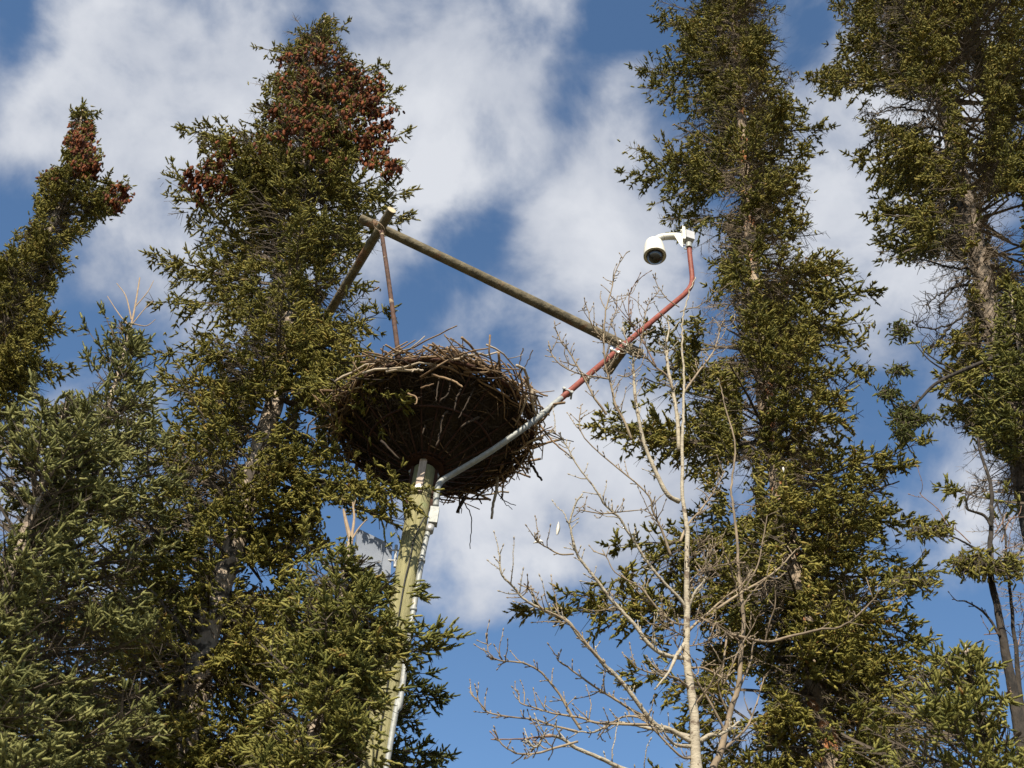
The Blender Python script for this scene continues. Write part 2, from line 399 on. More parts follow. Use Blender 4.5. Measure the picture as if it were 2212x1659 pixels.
def bough(base, phi, L, a, b, rng, prm):
    """one limb with side twigs; returns wood segments and shoot arrays"""
    h = np.array([math.cos(phi), math.sin(phi), 0.0]); n = max(4, int(L / .06))
    s = np.linspace(0, 1, n + 1); wob = np.cumsum(rng.normal(0, .012, (n + 1, 3)), 0) * L * .5
    ax = base + h * (L * s)[:, None] + np.array([0, 0, 1.0]) * (L * (a * s + b * s * s))[:, None] + wob * s[:, None]
    r = (.004 + .010 * L) * (1 - s) + .0022
    W_ = [(ax[:-1], ax[1:], r[:-1], r[1:])]
    dens = prm.get('dens', 1.0)
    m = max(3, int(L / .055 * dens)); si = np.sort(rng.uniform(prm['s0'], .99, m))
    k = np.clip((si * n).astype(int), 0, n - 1); fr = (si * n - k)[:, None]
    p0 = ax[k] * (1 - fr) + ax[k + 1] * fr; T = ax[k + 1] - ax[k]; T /= np.linalg.norm(T, axis=1, keepdims=True)
    side = np.cross(T, [0, 0, 1.0]); side /= np.linalg.norm(side, axis=1, keepdims=True) + 1e-9
    up = np.cross(side, T)
    ang = rng.normal(.9, .15, m)[:, None]; sg = np.where(np.arange(m) % 2 == 0, 1, -1)[:, None]
    vert = rng.normal(-prm['droop'], .62, m)[:, None]
    d2 = T * np.cos(ang) + side * sg * np.sin(ang) + up * vert
    d2 /= np.linalg.norm(d2, axis=1, keepdims=True)
    l2 = np.clip((.07 + prm.get('side', .42) * L * (1 - si) ** .8) * rng.uniform(.55, 1.15, m), .05, prm.get('l2max', .42))
    st = prm.get('step', .048) * .88; kk = int(prm.get('l2max', .42) * 1.2 / st) + 1
    dd = (np.arange(kk) + .6)[None] * st                                          # m x kk
    ok = dd < l2[:, None]
    sag = prm['droop'] * .7
    pos = p0[:, None] + d2[:, None] * dd[..., None] - np.array([0, 0, 1.0]) * (sag * dd ** 2)[..., None]
    lat = np.cross(d2, up); lat /= np.linalg.norm(lat, axis=1, keepdims=True) + 1e-9
    sgn = np.where(np.arange(kk) % 2 == 0, 1, -1)[None, :, None]
    sd = d2[:, None] * .75 + lat[:, None] * sgn * .75 + rng.normal(0, .5, (m, kk, 3)) + np.array([0, 0, prm.get('lift', .1) + .12])
    sd2 = d2[:, None] * .75 - lat[:, None] * sgn * .75 + rng.normal(0, .5, (m, kk, 3)) + np.array([0, 0, prm.get('lift', .1) + .12])
    ok2 = ok & (rng.random(ok.shape) < .75)
    tw = d2[:, None] - np.array([0, 0, 2.0]) * (sag * dd)[..., None] + rng.normal(0, .12, (m, kk, 3))
    ps, ds = np.concatenate([pos[ok], pos[ok2], pos[ok]]), np.concatenate([sd[ok], sd2[ok2], tw[ok]])
    tp = p0 + d2 * l2[:, None] - np.array([0, 0, 1.0]) * (sag * l2 ** 2)[:, None]  # twig tips
    q = np.concatenate([ps, tp, ax[-2:]]); dq = np.concatenate([ds, d2 + rng.normal(0, .2, d2.shape), np.repeat((ax[-1] - ax[-2])[None] / np.linalg.norm(ax[-1] - ax[-2]), 2, 0)])
    # the bough's end shoot with its whorl of laterals
    u = ax[-1] - ax[-2]; u /= np.linalg.norm(u); u = u + np.array([0, 0, .25]); u /= np.linalg.norm(u); js = np.arange(3)[:, None] * .042
    tq = ax[-1] + u * js; lt = np.cross(u, [0, 0, 1.0]); lt /= np.linalg.norm(lt) + 1e-9
    q = np.concatenate([q, tq, tq[:2], tq[:2]]); dq = np.concatenate([dq, np.repeat(u[None], 3, 0), np.repeat((u * .6 + lt * .8)[None], 2, 0), np.repeat((u * .6 - lt * .8)[None], 2, 0)])
    mid = p0 + d2 * (l2 * .5)[:, None] - np.array([0, 0, 1.0]) * (sag * (l2 * .5) ** 2)[:, None]
    W_.append((p0, mid, np.full(m, .0032), np.full(m, .0026))); W_.append((mid, tp, np.full(m, .0026), np.full(m, .0016)))
    return W_, q, dq, ax


def margin(pp, mg=110):
    return (pp[:, 0] > -mg) & (pp[:, 0] < 2212 + mg) & (pp[:, 1] > -mg) & (pp[:, 1] < 1659 + mg)


def spruce(name, label, trunk_px, Y, poly, holes=(), bark='bark', needle='olive', seed=1, step=.16, per=3, prm=None, boughs=(), r_top=.012, r_low=.10,
           tint=(.42, .16), sl=(.06, .10), rn=(.011, .015), K=24, w=.0019, cones=None, dead=0, leader=None, slope=(.35, -.15), mint=.0, front=.9, group=None, keep=.0, jag=16, gap=-.42):
    rng = np.random.default_rng(seed)
    prm = dict(dict(s0=.25, droop=.35, side=.42, dens=1.95), **(prm or {}))
    step *= .88; K = int(K * (.95 if needle == 'greygreen' else .65)); w *= (.95 if needle == 'greygreen' else 1.1); rn = (rn[0] * 1.3, rn[1] * 1.38); sl = (sl[0] * .54, sl[1] * .66)
    tp = [P(x, y, Y + (dy[0] if dy else 0)) for (x, y, *dy) in trunk_px]
    pts = np.array(tp[::-1]); pts = pts[np.argsort(pts[:, 2])]
    foot = pts[0].copy(); foot[2] = -.05; foot[:2] += (pts[0] - pts[1])[:2] * .5
    pts = np.vstack([foot, pts[0] * .6 + foot * .4, pts[0] * .92 + foot * .08, pts]); line = smooth_line(pts, 10)
    zl = line[:, 2]; ztop = zl[-1]
    rad_at = lambda z: r_top + (r_low - r_top) * np.clip((ztop - z) / (ztop - pts[3][2]), 0, 1.15) ** .9
    th = thing(name, label, 'tree', foot + [0, 0, .05], group)
    # trunk with an uneven, flaky surface
    nn = 16; rr = rad_at(zl)[:, None] * (1 + rng.normal(0, .045, (len(zl), nn))); rr[0] *= 1.3
    mb = MB(); mb.tube(line, rr, nn); mb.build('trunk', M_[bark], th, smooth=True)
    at = lambda z: np.array([np.interp(z, zl, line[:, i]) for i in range(3)])
    poly = np.asarray(poly, float)
    zlo = max(1.0, P(CX, 1659 + 120, Y)[2] - .3)
    crown, wood, deadm, conegroups = MB(), MB(), MB(), []
    allp, alld, allt = [], [], []
    # clumps and gaps through the crown's volume
    wl = rng.uniform(.36, 1.15, 8); wd_ = rng.normal(0, 1, (8, 3)); wd_ /= np.linalg.norm(wd_, axis=1, keepdims=True); wk = wd_ * (6.2832 / wl)[:, None]; wp = rng.uniform(0, 6.28, 8)
    w2 = rng.normal(0, 1, (10, 3)); w2 /= np.linalg.norm(w2, axis=1, keepdims=True); w2 *= (6.2832 / rng.uniform(.16, .34, 10))[:, None]; p2 = rng.uniform(0, 6.28, 10)
    clump = lambda q: np.sin(q @ wk.T + wp).sum(1) / math.sqrt(4)
    tufty = lambda q: np.sin(q @ w2.T + p2).sum(1) / math.sqrt(5)

    def reach(c, hdir, mx):
        """how far one can go along hdir inside the outline, in the tree's own plane"""
        t = np.linspace(0.05, mx, 40); pp = proj(c + hdir * t[:, None]); ok = inpoly(pp, poly)
        # tolerate short breaks
        last = 0
        miss = 0
        for i in range(40):
            if ok[i]: last = t[i]; miss = 0
            else:
                miss += 1
                if miss > 6: break
        return last

    def put(base, phi, L, a, b, force=False, tn=None, prm_=None):
        W_, q, dq, ax = bough(base, phi, L, a, b, rng, prm_ or prm)
        pp = proj(q + dq * .05)
        jit = rng.normal(0, jag, pp.shape) if not force else rng.normal(0, 5, pp.shape)
        ok = margin(pp)
        ok &= tufty(q) > -.28 + rng.normal(0, .10, len(q))
        if not force: ok &= clump(q) > gap + rng.normal(0, .07, len(q))
        if not force: ok &= inpoly(pp + jit * .6, poly) | (rng.random(len(pp)) < keep)
        for hl in holes:
            ok &= ~inpoly(pp + rng.normal(0, 7, pp.shape), hl) 
        if len(q) == 0 or not ok.any(): return ax, None
        t0 = tint[0] + rng.normal(0, tint[1] * .6) if tn is None else tn
        n = int(ok.sum())
        allp.append(q[ok]); alld.append(dq[ok]); allt.append(np.clip(t0 + rng.normal(0, tint[1], n), 0, 1))
        for (A, B, ra, rb) in W_:
            pm = proj((A + B) / 2); k = margin(pm) & (inpoly(pm, poly) | force)
            for hl in holes: k &= ~inpoly(pm, hl) | (ra > .012)
            wood.segs(A[k], B[k], ra[k], rb[k])
        return ax, q[ok]

    z = max(zlo, pts[3][2] - .6)
    while z < ztop - .06:
        c = at(z); f = (z - zlo) / max(.1, (ztop - zlo))
        rl = reach(c, np.array([-1.0, 0, 0]), 4.0); rr_ = reach(c, np.array([1.0, 0, 0]), 4.0)
        k = per if ztop - z > .5 else per + 1
        ph0 = rng.uniform(0, 6.28)
        for i in range(k):
            phi = ph0 + i * 6.2832 / k + rng.normal(0, .35)
            cx = math.cos(phi); side = rr_ if cx > 0 else rl
            fb = (rl + rr_) / 2 * (front if math.sin(phi) < 0 else 1.0)
            L = math.sqrt((side * cx) ** 2 + (min(fb, side * 1.5 + .15) * math.sin(phi)) ** 2) * rng.uniform(.45, 1.15)
            if L < .08: continue
            L = min(L, 2.4)
            a = slope[0] * f + slope[1] * (1 - f) + rng.normal(0, .12); b = rng.normal(.12, .08)
            put(c + np.array([0, 0, rng.normal(0, .03)]), phi, L, a, b)
        z += step * rng.uniform(.7, 1.3)
    # limbs that make the outline: (attach y on trunk, tip x, tip y, depth offset of the tip, sag)
    for bo in boughs:
        ty, bx, by, dy = bo[:4]; fat = bo[4] if len(bo) > 4 else .45; tn = bo[5] if len(bo) > 5 else None
        pl = proj(line); o = np.argsort(pl[:, 1]); zz = np.interp(ty, pl[o, 1], zl[o]); c = at(zz)
        tipp = P(bx, by, c[1] + dy); v = tipp - c; Lh = math.hypot(v[0], v[1]); a = v[2] / Lh
        cur = rng.normal(.12, .05)
        pr = dict(prm, side=fat, s0=.2)
        put(c, math.atan2(v[1], v[0]), Lh, a - cur, cur, True, tn, pr)
    # the leading shoot
    if leader is None:
        n = 5; q = np.array([at(ztop - .02 * i) for i in range(n)]); allp.append(q); alld.append(np.tile([0, 0, 1.0], (n, 1)) + rng.normal(0, .3, (n, 3))); allt.append(np.full(n, tint[0]))
        q = np.array([at(ztop - .03 - .05 * i) for i in range(6)]); allp.append(np.repeat(q, 4, 0)); d = rng.normal(0, .8, (24, 3)); d[:, 2] = .6; alld.append(d); allt.append(np.full(24, tint[0]))
    p = np.concatenate(allp); d = np.concatenate(alld); t = np.concatenate(allt)
    if cones:                                             # heavy cone crops crowd the needles out
        pp = proj(p); kp = np.ones(len(p), bool)
        for (x, y, r, cnt) in cones:
            if cnt > 22: kp &= ~((np.hypot(pp[:, 0] - x, pp[:, 1] - y) < r * .95) & (rng.random(len(p)) < .25))
        p, d, t = p[kp], d[kp], t[kp]
    n = len(p)
    shoots(crown, p, d, rng.uniform(*sl, n), rng.uniform(*rn, n), np.clip(t, mint, 1), rng, K, w)
    crown.build('crown', M_[needle], th, smooth=True)
    if wood.nv: wood.build('limbs', M_['limb'], th)
    # dead inner twigs near the trunk
    if dead:
        for i in range(dead):
            zz = rng.uniform(zlo, ztop - .8); c = at(zz); phi = rng.uniform(0, 6.28)
            L = rng.uniform(.25, .75); W_, q, dq, ax = bough(c, phi, L, rng.normal(-.2, .2), -.1, rng, dict(s0=.1, droop=.2, side=.5, dens=.8))
            for (A, B, ra, rb) in W_:
                k = margin(proj(A)); deadm.segs(A[k], B[k], ra[k] * .9, rb[k] * .9)
            k = margin(proj(q)); q, dq = q[k], dq[k] / np.linalg.norm(dq[k], axis=1, keepdims=True)
            deadm.segs(q, q + dq * rng.uniform(.03, .09, (len(q), 1)), .0020, .0012)
        if deadm.nv: tag(deadm.build('dead_twigs', M_['dead'], th), kind='stuff')
    if cones:
        # hanging cones: the hundred that show largest are parts, the rest one mesh
        npp = proj(p); spots = []
        for (x, y, r, cnt) in cones:
            k = np.where(np.hypot(npp[:, 0] - x, npp[:, 1] - y) < r)[0]
            if len(k) < 3: continue
            zz = np.clip(p[k][:, 2], zl[0], zl[-1]); cc = np.stack([np.interp(zz, zl, line[:, q]) for q in range(3)], -1)
            out = np.linalg.norm(p[k] - cc, axis=1) + .5 * (cc[:, 1] - p[k][:, 1]); k = k[out >= np.quantile(out, .3)]
            spots.append(rng.choice(k, int(cnt * 2.2)))
        k = np.concatenate(spots); k = k[np.argsort(np.linalg.norm(p[k] - CAM, axis=1))]
        nr, ns = 6, 7; tt = np.linspace(0, math.pi, nr); pr = np.sin(tt) * np.where(tt < 1.4, 1.0, .9) * .235 + .01; al = -np.cos(tt) * .5 + .5
        a_ = np.arange(ns) * 6.2832 / ns; i = np.arange(nr - 1)[:, None] * ns; j = np.arange(ns)[None]; j2 = (j + 1) % ns
        cf = np.stack([i + j, i + j2, i + ns + j2, i + ns + j], -1).reshape(-1, 4); cv = []
        for q in range(nr): cv += [(pr[q] * math.cos(t), pr[q] * math.sin(t), -al[q]) for t in a_]
        cv = np.array(cv); proto = []
        for tn in (.15, .4, .65, .9):
            cm = MB(); cm.add(cv, cf, tn); o = cm.build('cone', M_['cone'], None, (0, 0, 0)); proto.append(o.data); bpy.data.objects.remove(o)
        rest = MB()
        for n_, kk in enumerate(k):
            c = p[kk] + rng.normal(0, .025, 3); L = rng.uniform(.055, .082)
            rot = Matrix.Rotation(rng.uniform(0, 6.28), 4, 'Z') @ Matrix.Rotation(rng.normal(0, .3), 4, 'X')
            if n_ < 100:
                o = bpy.data.objects.new('cone', proto[n_ % 4]); COL.objects.link(o); o.parent = th
                o.matrix_local = Matrix.Translation(Vector(c - WPOS[th.name])) @ rot @ Matrix.Scale(L, 4)
            else:
                rest.add(c + (cv * L) @ np.array(rot.to_3x3()).T, cf, rng.uniform(.1, .95))
        if rest.nv: tag(rest.build('cones', M_['cone'], th), kind='stuff')
    if leader:
        mb = MB()
        for ln in leader:
            mb.tube(smooth_line([P(x, y, Y) for (x, y) in ln[0]], 4), np.linspace(ln[1], ln[1] * .45, 4 * (len(ln[0]) - 1) + 1), 7)
        mb.build('dead_leader', M_['leader'], th)
    return th


def crop(x0, y0, k):
    return lambda x, y: ((x0 + x / k) / 1.1302, (y0 + y / k) / 1.1302)


# ------------------------------------------------------------------ ground
g = MB(); n = 60; xs = np.linspace(-1, 1, n); xs = np.sign(xs) * np.abs(xs) ** 2.2 * 400
gx, gy = np.meshgrid(xs, xs); gz = -0.04 + .03 * np.sin(gx * .7) * np.cos(gy * .9)
i = np.arange(n - 1)[:, None] * n + np.arange(n - 1)[None]
g.add(np.stack([gx, gy, gz], -1).reshape(-1, 3), np.stack([i, i + 1, i + n + 1, i + n], -1).reshape(-1, 4))
tag(g.build('ground', M_['ground'], smooth=True), kind='structure')

# ------------------------------------------------------------------ nesting platform
YP = 7.5
pole_px = [(917, 1016), (905, 1090), (880, 1240), (845, 1450), (808, 1659)]
pl = np.array([P(x, y, YP) for x, y in pole_px]); pl = pl[np.argsort(pl[:, 2])]
pd = (pl[-1] - pl[0]) / np.linalg.norm(pl[-1] - pl[0])
ptop = pl[-1]; foot = ptop - pd * (ptop[2] + .05) / pd[2]
PR = .088
plat = thing('nesting_platform', 'tall treated wooden pole carrying a rusty steel basket for the stick nest', 'nesting platform', foot)
mb = MB(); m = 40; t = np.linspace(0, 1, m)[:, None]; ln = foot * (1 - t) + ptop * t
mb.tube(ln, PR * (1.12 - .12 * np.linspace(0, 1, m)[:, None]) * (1 + RNG.normal(0, .006, (m, 24))), 24); mb.build('pole', M_['pole'], plat, smooth=True)

RIM = P(940, 930, YP); RR = .80
axz = np.array([-.05, .03, 1.0]); axz /= np.linalg.norm(axz)
e1 = np.cross([0, 1.0, 0], axz); e1 /= np.linalg.norm(e1); e2 = np.cross(axz, e1)
HUB = ptop + pd * .02


def ring(c, r, n=64): 
    a = np.linspace(0, 2 * math.pi, n + 1); return c + r * (np.cos(a)[:, None] * e1 + np.sin(a)[:, None] * e2)


def cone_pt(f, a):
    """f 0 at the hub, 1 at the rim; slightly bellied"""
    c = HUB * (1 - f) + RIM * f; r = .15 + (RR - .15) * f ** .9
    return c + r * (math.cos(a) * e1 + math.sin(a) * e2)


mb = MB(); mb.tube(ring(RIM, RR), .019, 10, cap=False); mb.build('rim_ring', M_['rust'], plat, smooth=True)
mb = MB(); mb.tube(ring(HUB * .5 + RIM * .5, .15 + .65 * .5 ** .9 + .004), .010, 8, cap=False); mb.build('middle_hoop', M_['rust'], plat, smooth=True)
mb = MB(); mb.tube(ring(HUB + pd * .03, .155), .014, 8, cap=False); mb.build('hub_ring', M_['rust'], plat, smooth=True)
mb = MB()
mb.lathe(HUB + pd * .005, pd, [(0, .001), (0, .15), (.012, .15), (.012, .001)], 32); mb.build('hub_plate', M_['rust'], plat)
for k in range(24):
    a = k * 2 * math.pi / 24 + .1; mb = MB()
    mb.tube([cone_pt(f, a) for f in np.linspace(0, 1, 9)], .007, 6); mb.build('basket_rib', M_['rust'], plat, smooth=True)
# strap boards and bolts round the pole head
for ang, mk, up in ((-math.pi / 2 - .12, 'board', .06), (-math.pi + .1, 'rust', -.02), (.05, 'rust', -.02), (math.pi / 2, 'rust', -.02)):
    o = np.array([math.cos(ang), math.sin(ang), 0]); o -= pd * (o @ pd); o /= np.linalg.norm(o); tn = np.cross(pd, o)
    c = ptop - pd * (.17 - up) + o * (PR + .010); mb = MB()
    mb.box(c, tn * .028, o * .012, pd * .19); b = mb.build('strap_board', M_[mk], plat)
    for dz in (.15, -.15):
        q = MB(); cc = c + pd * dz + o * .0125
        q.lathe(cc, o, [(0, .026), (.003, .026), (.003, .012), (.012, .011), (.012, .001)], 16); q.build('bolt', M_['zinc'], b)
# black cable stapled down the front of the pole
cpx = [(917, 1118), (905, 1140), (893, 1170), (884, 1215), (873, 1262), (850, 1400), (812, 1640)]
mb = MB(); mb.tube(smooth_line([P(x, y, YP - PR - .012) for x, y in cpx], 6), .006, 6); mb.build('cable', M_['black'], plat, smooth=True)

# tripod strut and the perch logs
XY = 7.08
strut = [P(824, 500, XY), P(840, 610, XY - .10), P(862, 776, YP - RR * .97)]
mb = MB(); mb.tube(smooth_line(strut, 8), .021, 6); mb.build('strut', M_['rust_strut'], plat, smooth=True)


def log(name, label, a, b, ra, rb, n=30):
    t = np.linspace(0, 1, n)[:, None]; ln = a * (1 - t) + b * t
    bend = np.sin(t * math.pi) * .012; ln = ln + np.array([0, 0, 1]) * bend
    r = (ra * (1 - t) + rb * t) * (1 + RNG.normal(0, .012, (n, 14)))
    th = thing(name, label, 'log', (a + b) / 2)
    mb = MB(); mb.tube(ln, r, 14, cap=False); mb.build('bark_surface', M_['log'], th, smooth=True)
    u = (b - a) / np.linalg.norm(b - a)
    mb = MB(); mb.lathe(a - u * .001, u, [(0, .0005), (0, ra * .985), (.003, ra * .985)], 20); mb.build('sawn_end', M_['log_end'], th)
    mb = MB(); mb.lathe(b + u * .001, -u, [(0, .0005), (0, rb * .985), (.003, rb * .985)], 20)
    mb.build('sawn_end', M_['log_end'], th)
    return th


log('perch_log', 'long grey perch log sloping from crossing to red pipe above nest', P(778, 472, 7.16), P(1386, 766, 7.94), .045, .052)
log('perch_log', 'shorter leaning log with sawn end crossing over the long perch log', P(846, 453, 6.98), P(700, 695, 8.25), .043, .045)
log('perch_log', 'short dark log stub hanging below the clamps of the red pipe', P(1352, 748, 7.88), P(1313, 801, 8.2), .050, .052)
mb = MB(); c = P(829, 483, 7.04)
for s in (-1, 1): mb.tube([c + .06 * (math.cos(q) * np.array([.8, 0, -.6]) + math.sin(q) * np.array([.1, 1, .1])) + np.array([-.02 * s - .04, 0, -.05 + .02 * s]) for q in np.linspace(0, 6.28, 20)], .004, 6, cap=False)
tag(mb.build('tie_wire', M_['leader'], None, c), 'thin wire lashing around the crossing of two perch logs', 'wire')

# ------------------------------------------------------------------ the nest
rng = np.random.default_rng(11)
nest = thing('stick_nest', 'large untidy nest of sticks heaped in the rusty basket', 'nest', HUB + pd * .03)
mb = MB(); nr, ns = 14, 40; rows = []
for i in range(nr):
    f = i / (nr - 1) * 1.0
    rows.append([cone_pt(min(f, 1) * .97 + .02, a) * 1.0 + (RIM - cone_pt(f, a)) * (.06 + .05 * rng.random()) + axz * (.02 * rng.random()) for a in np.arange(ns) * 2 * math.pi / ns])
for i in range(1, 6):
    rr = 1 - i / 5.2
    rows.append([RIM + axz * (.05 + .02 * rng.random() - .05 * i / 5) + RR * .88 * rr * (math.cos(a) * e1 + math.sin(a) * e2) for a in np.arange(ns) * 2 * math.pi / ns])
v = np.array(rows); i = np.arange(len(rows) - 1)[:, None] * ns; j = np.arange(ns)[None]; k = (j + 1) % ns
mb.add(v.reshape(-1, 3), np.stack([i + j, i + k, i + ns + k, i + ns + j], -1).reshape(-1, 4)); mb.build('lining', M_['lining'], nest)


def stick(mb, c, d, L, r, nseg=5, bend=.06, side=None, n=5):
    d = d / np.linalg.norm(d); t = np.linspace(-.5, .5, nseg + 1)[:, None]
    bv = rng.normal(0, 1, 3); bv -= d * (bv @ d); bv /= np.linalg.norm(bv)
    pts = c + d * L * t + bv * (bend * L * (.25 - t ** 2) * 2) + rng.normal(0, .006, (nseg + 1, 3)) * (L / .4)
    mb.tube(pts, np.linspace(r, r * .55, nseg + 1), n)
    if side is None and rng.random() < .5 and L > .25:
        q = pts[rng.integers(1, nseg)]; dd = d + rng.normal(0, .6, 3); dd /= np.linalg.norm(dd)
        mb.tube([q, q + dd * L * .12, q + dd * L * .22 + rng.normal(0, .01, 3)], [r * .6, r * .5, r * .3], 4)
    return pts


mass = MB(); massd = MB()
for _ in range(900):                                        # woven sticks showing between the ribs
    f = rng.random() ** .7 * .95 + .05; a = rng.uniform(0, 6.28); c = cone_pt(f, a)
    tang = -math.sin(a) * e1 + math.cos(a) * e2; rad = cone_pt(min(f + .05, 1.05), a) - cone_pt(f, a); rad /= np.linalg.norm(rad)
    d = tang * rng.normal(0, 1) + rad * rng.normal(0, .9) + rng.normal(0, .15, 3)
    c = c + (RIM - c) * rng.uniform(.02, .10)
    stick(massd if rng.random() < .97 else mass, c, d, rng.uniform(.10, .36) * (.5 + .5 * f), rng.uniform(.003, .007), 4, .1)
for _ in range(520):                                        # ring of sticks heaped on the rim
    a = rng.uniform(0, 6.28); rr = RR * rng.uniform(.80, 1.03); hgt = abs(rng.normal(0, .055)) - .02
    c = RIM + rr * (math.cos(a) * e1 + math.sin(a) * e2) + axz * hgt
    tang = -math.sin(a) * e1 + math.cos(a) * e2
    d = tang + rng.normal(0, .6) * (math.cos(a) * e1 + math.sin(a) * e2) + axz * rng.normal(0, .24)
    stick(mass if rng.random() < .75 else massd, c, d, rng.uniform(.18, .65), rng.uniform(.0035, .012), 5, .15)
tag(mass.build('woven_sticks', M_['stick'], nest, smooth=True), kind='stuff')
tag(massd.build('dark_woven_sticks', M_['stick_dark'], nest, smooth=True), kind='stuff')  # underside shade carried by this darker stick colour
for i in range(70):                                         # sticks that stand out along the rim
    a = rng.uniform(-math.pi - .35, .45) if i < 52 else rng.uniform(0, 6.28)
    rr = RR * rng.uniform(.86, 1.07); tang = -math.sin(a) * e1 + math.cos(a) * e2
    c = RIM + rr * (math.cos(a) * e1 + math.sin(a) * e2) + axz * rng.uniform(-.02, .12)
    d = tang + rng.normal(0, .45) * (math.cos(a) * e1 + math.sin(a) * e2) + axz * rng.normal(0, .27)
    mb = MB(); stick(mb, c, d, rng.uniform(.3, .85), rng.uniform(.006, .014), 7, .2, n=7); mb.build('stick', M_['stick_pale' if rng.random() < .45 else 'stick'], nest, smooth=True)
# single sticks read off the photograph (crop of the nest)
c2 = crop(800, 850, 3.6867)
solo = [([(470, 0), (540, 45), (610, 75)], .006, 6.75, 'stick'), ([(780, 180), (850, 100), (940, 0)], .007, 6.8, 'stick'), ([(1100, 0), (1200, 35), (1310, 75), (1440, 120), (1590, 150)], .010, 6.95, 'stick'),
        ([(1550, 150), (1545, 250), (1575, 330)], .016, 6.95, 'stick_dark'), ([(1590, 150), (1640, 230)], .009, 6.95, 'stick'), ([(1300, 45), (1370, 140), (1450, 190)], .008, 6.95, 'stick'),
        ([(1760, 0), (1735, 100), (1715, 280)], .006, 7.1, 'stick_dark'), ([(1845, 20), (1790, 140), (1720, 260)], .005, 7.1, 'stick_dark'),
        ([(1700, 230), (1780, 300), (1850, 360)], .010, 7.1, 'stick'), ([(1800, 340), (1880, 390), (1970, 435)], .011, 7.2, 'stick'), ([(1600, 270), (1760, 340), (1890, 400)], .009, 7.1, 'stick_pale'),
        ([(1640, 470), (1760, 440), (1860, 415)], .009, 7.2, 'stick'), ([(1880, 640), (1960, 760), (2060, 870), (2212, 1000)], .009, 7.4, 'stick'), ([(1940, 740), (2050, 800), (2212, 840)], .006, 7.4, 'stick_dark'),
        ([(1810, 1000), (1860, 1090), (1925, 1185)], .014, 7.7, 'stick_dark'), ([(1840, 800), (1890, 870), (1935, 930)], .006, 7.5, 'stick_dark'), ([(1520, 1080), (1525, 1260), (1490, 1390), (1480, 1530)], .016, 7.95, 'stick_pale'),
        ([(1225, 1350), (1160, 1480)], .018, 8.0, 'stick_dark'), ([(1225, 1380), (1290, 1520), (1290, 1650), (1280, 1800)], .005, 8.0, 'stick_dark'), ([(1530, 1290), (1590, 1370), (1690, 1415)], .005, 8.0, 'stick_dark'), ([(1560, 1310), (1600, 1400), (1660, 1450)], .004, 8.0, 'stick_dark'),
        ([(1340, 1330), (1390, 1400)], .008, 8.1, 'stick_dark'), ([(940, 235), (1050, 270), (1160, 310), (1220, 355)], .011, 6.74, 'stick'), ([(720, 410), (800, 440), (790, 510)], .008, 6.74, 'stick'),
        ([(1200, 370), (1160, 450), (1140, 560)], .008, 6.87, 'stick_dark'), ([(1080, 560), (1030, 640), (1010, 760), (985, 880)], .009, 7.0, 'stick_dark'), ([(1370, 620), (1280, 660), (1200, 710)], .011, 7.05, 'stick_dark'),
        ([(1320, 350), (1260, 480), (1180, 630)], .007, 6.9, 'stick_dark'), ([(1000, 260), (985, 400), (970, 480)], .006, 6.77, 'stick_dark'), 
        ([(880, 700), (850, 770)], .007, 7.05, 'stick_dark'), ([(490, 830), (640, 1000)], .010, 7.12, 'stick_dark'), ([(1490, 260), (1410, 200), (1260, 175), (1110, 175)], .012, 6.9, 'stick_pale'),
        ([(1010, 480), (1090, 400), (1100, 300)], .007, 6.82, 'stick_dark'), ([(840, 360), (950, 320)], .008, 6.74, 'stick'), ([(860, 200), (800, 195), (760, 215)], .009, 6.7, 'stick_pale')]
for pts, r, Y, mk in solo:
    mb = MB(); q = smooth_line([P(*c2(x, y), Y) for x, y in pts], 5); q = q + rng.normal(0, .003, q.shape)
    mb.tube(q, np.linspace(r, r * .65, len(q)), 7); mb.build('stick', M_[mk], nest, smooth=True)
for i in range(16):                                         # ragged ends hanging out below the far and right rim
    a = rng.uniform(-.35, 2.4); c = RIM + RR * rng.uniform(.92, 1.02) * (math.cos(a) * e1 + math.sin(a) * e2) - axz * .03
    d = -axz + .8 * (math.cos(a) * e1 + math.sin(a) * e2) * rng.uniform(-.2, 1) + rng.normal(0, .5, 3)
    mb = MB(); stick(mb, c, d, rng.uniform(.12, .32), rng.uniform(.003, .011), 5, .25); mb.build('stick', M_['stick_dark' if rng.random() < .7 else 'stick'], nest, smooth=True)
# old cones still hanging on a nest twig
mb = MB()
for x, y in ((1005, 40), (1135, 100), (1290, 120), (950, 8), (1185, 40)):
    c = P(*c2(x, y), 6.95); mb.lathe(c + [0, 0, .022], [.1, 0, -1], [(0, .002), (.008, .014), (.02, .018), (.035, .016), (.048, .003)], 7)
mb.build('cone_cluster', M_['stick_dark'], nest)

# ------------------------------------------------------------------ conduit and camera mast
bend = [(834, 1659), (862, 1530), (880, 1400), (901, 1270), (917, 1180), (930, 1130)]
mast = thing('pipe_mast', 'grey conduit bending off the pole into a red oxide pipe with clamps', 'pipe', (foot[0] + PR + .03, foot[1] - .03, 0))
YC = YP - .05
low = [P(x, y, YC) for x, y in bend]; low.sort(key=lambda q: q[2]); b0 = low[0].copy(); b0[2] = -.03; b0[0] -= .02
mb = MB(); mb.tube(smooth_line([b0] + low, 8), .021, 12); mb.build('conduit', M_['galv'], mast, smooth=True)
for x, y in ((911, 1212), (893, 1317), (868, 1490)):
    mb = MB(); c = P(x, y, YC); mb.tube([c - pd * .012, c + pd * .012], .027, 12); mb.build('coupling', M_['galv'], mast, smooth=True)
mb = MB(); c = P(937, 1116, YC); mb.box(c, (.034, 0, 0), (0, .034, 0), pd * .075); mb.build('junction_box', M_['galv'], mast)
mb = MB(); mb.tube([P(930, 1136, YC), P(927, 1150, YC)], .031, 14); mb.build('coupling', M_['zinc'], mast, smooth=True)
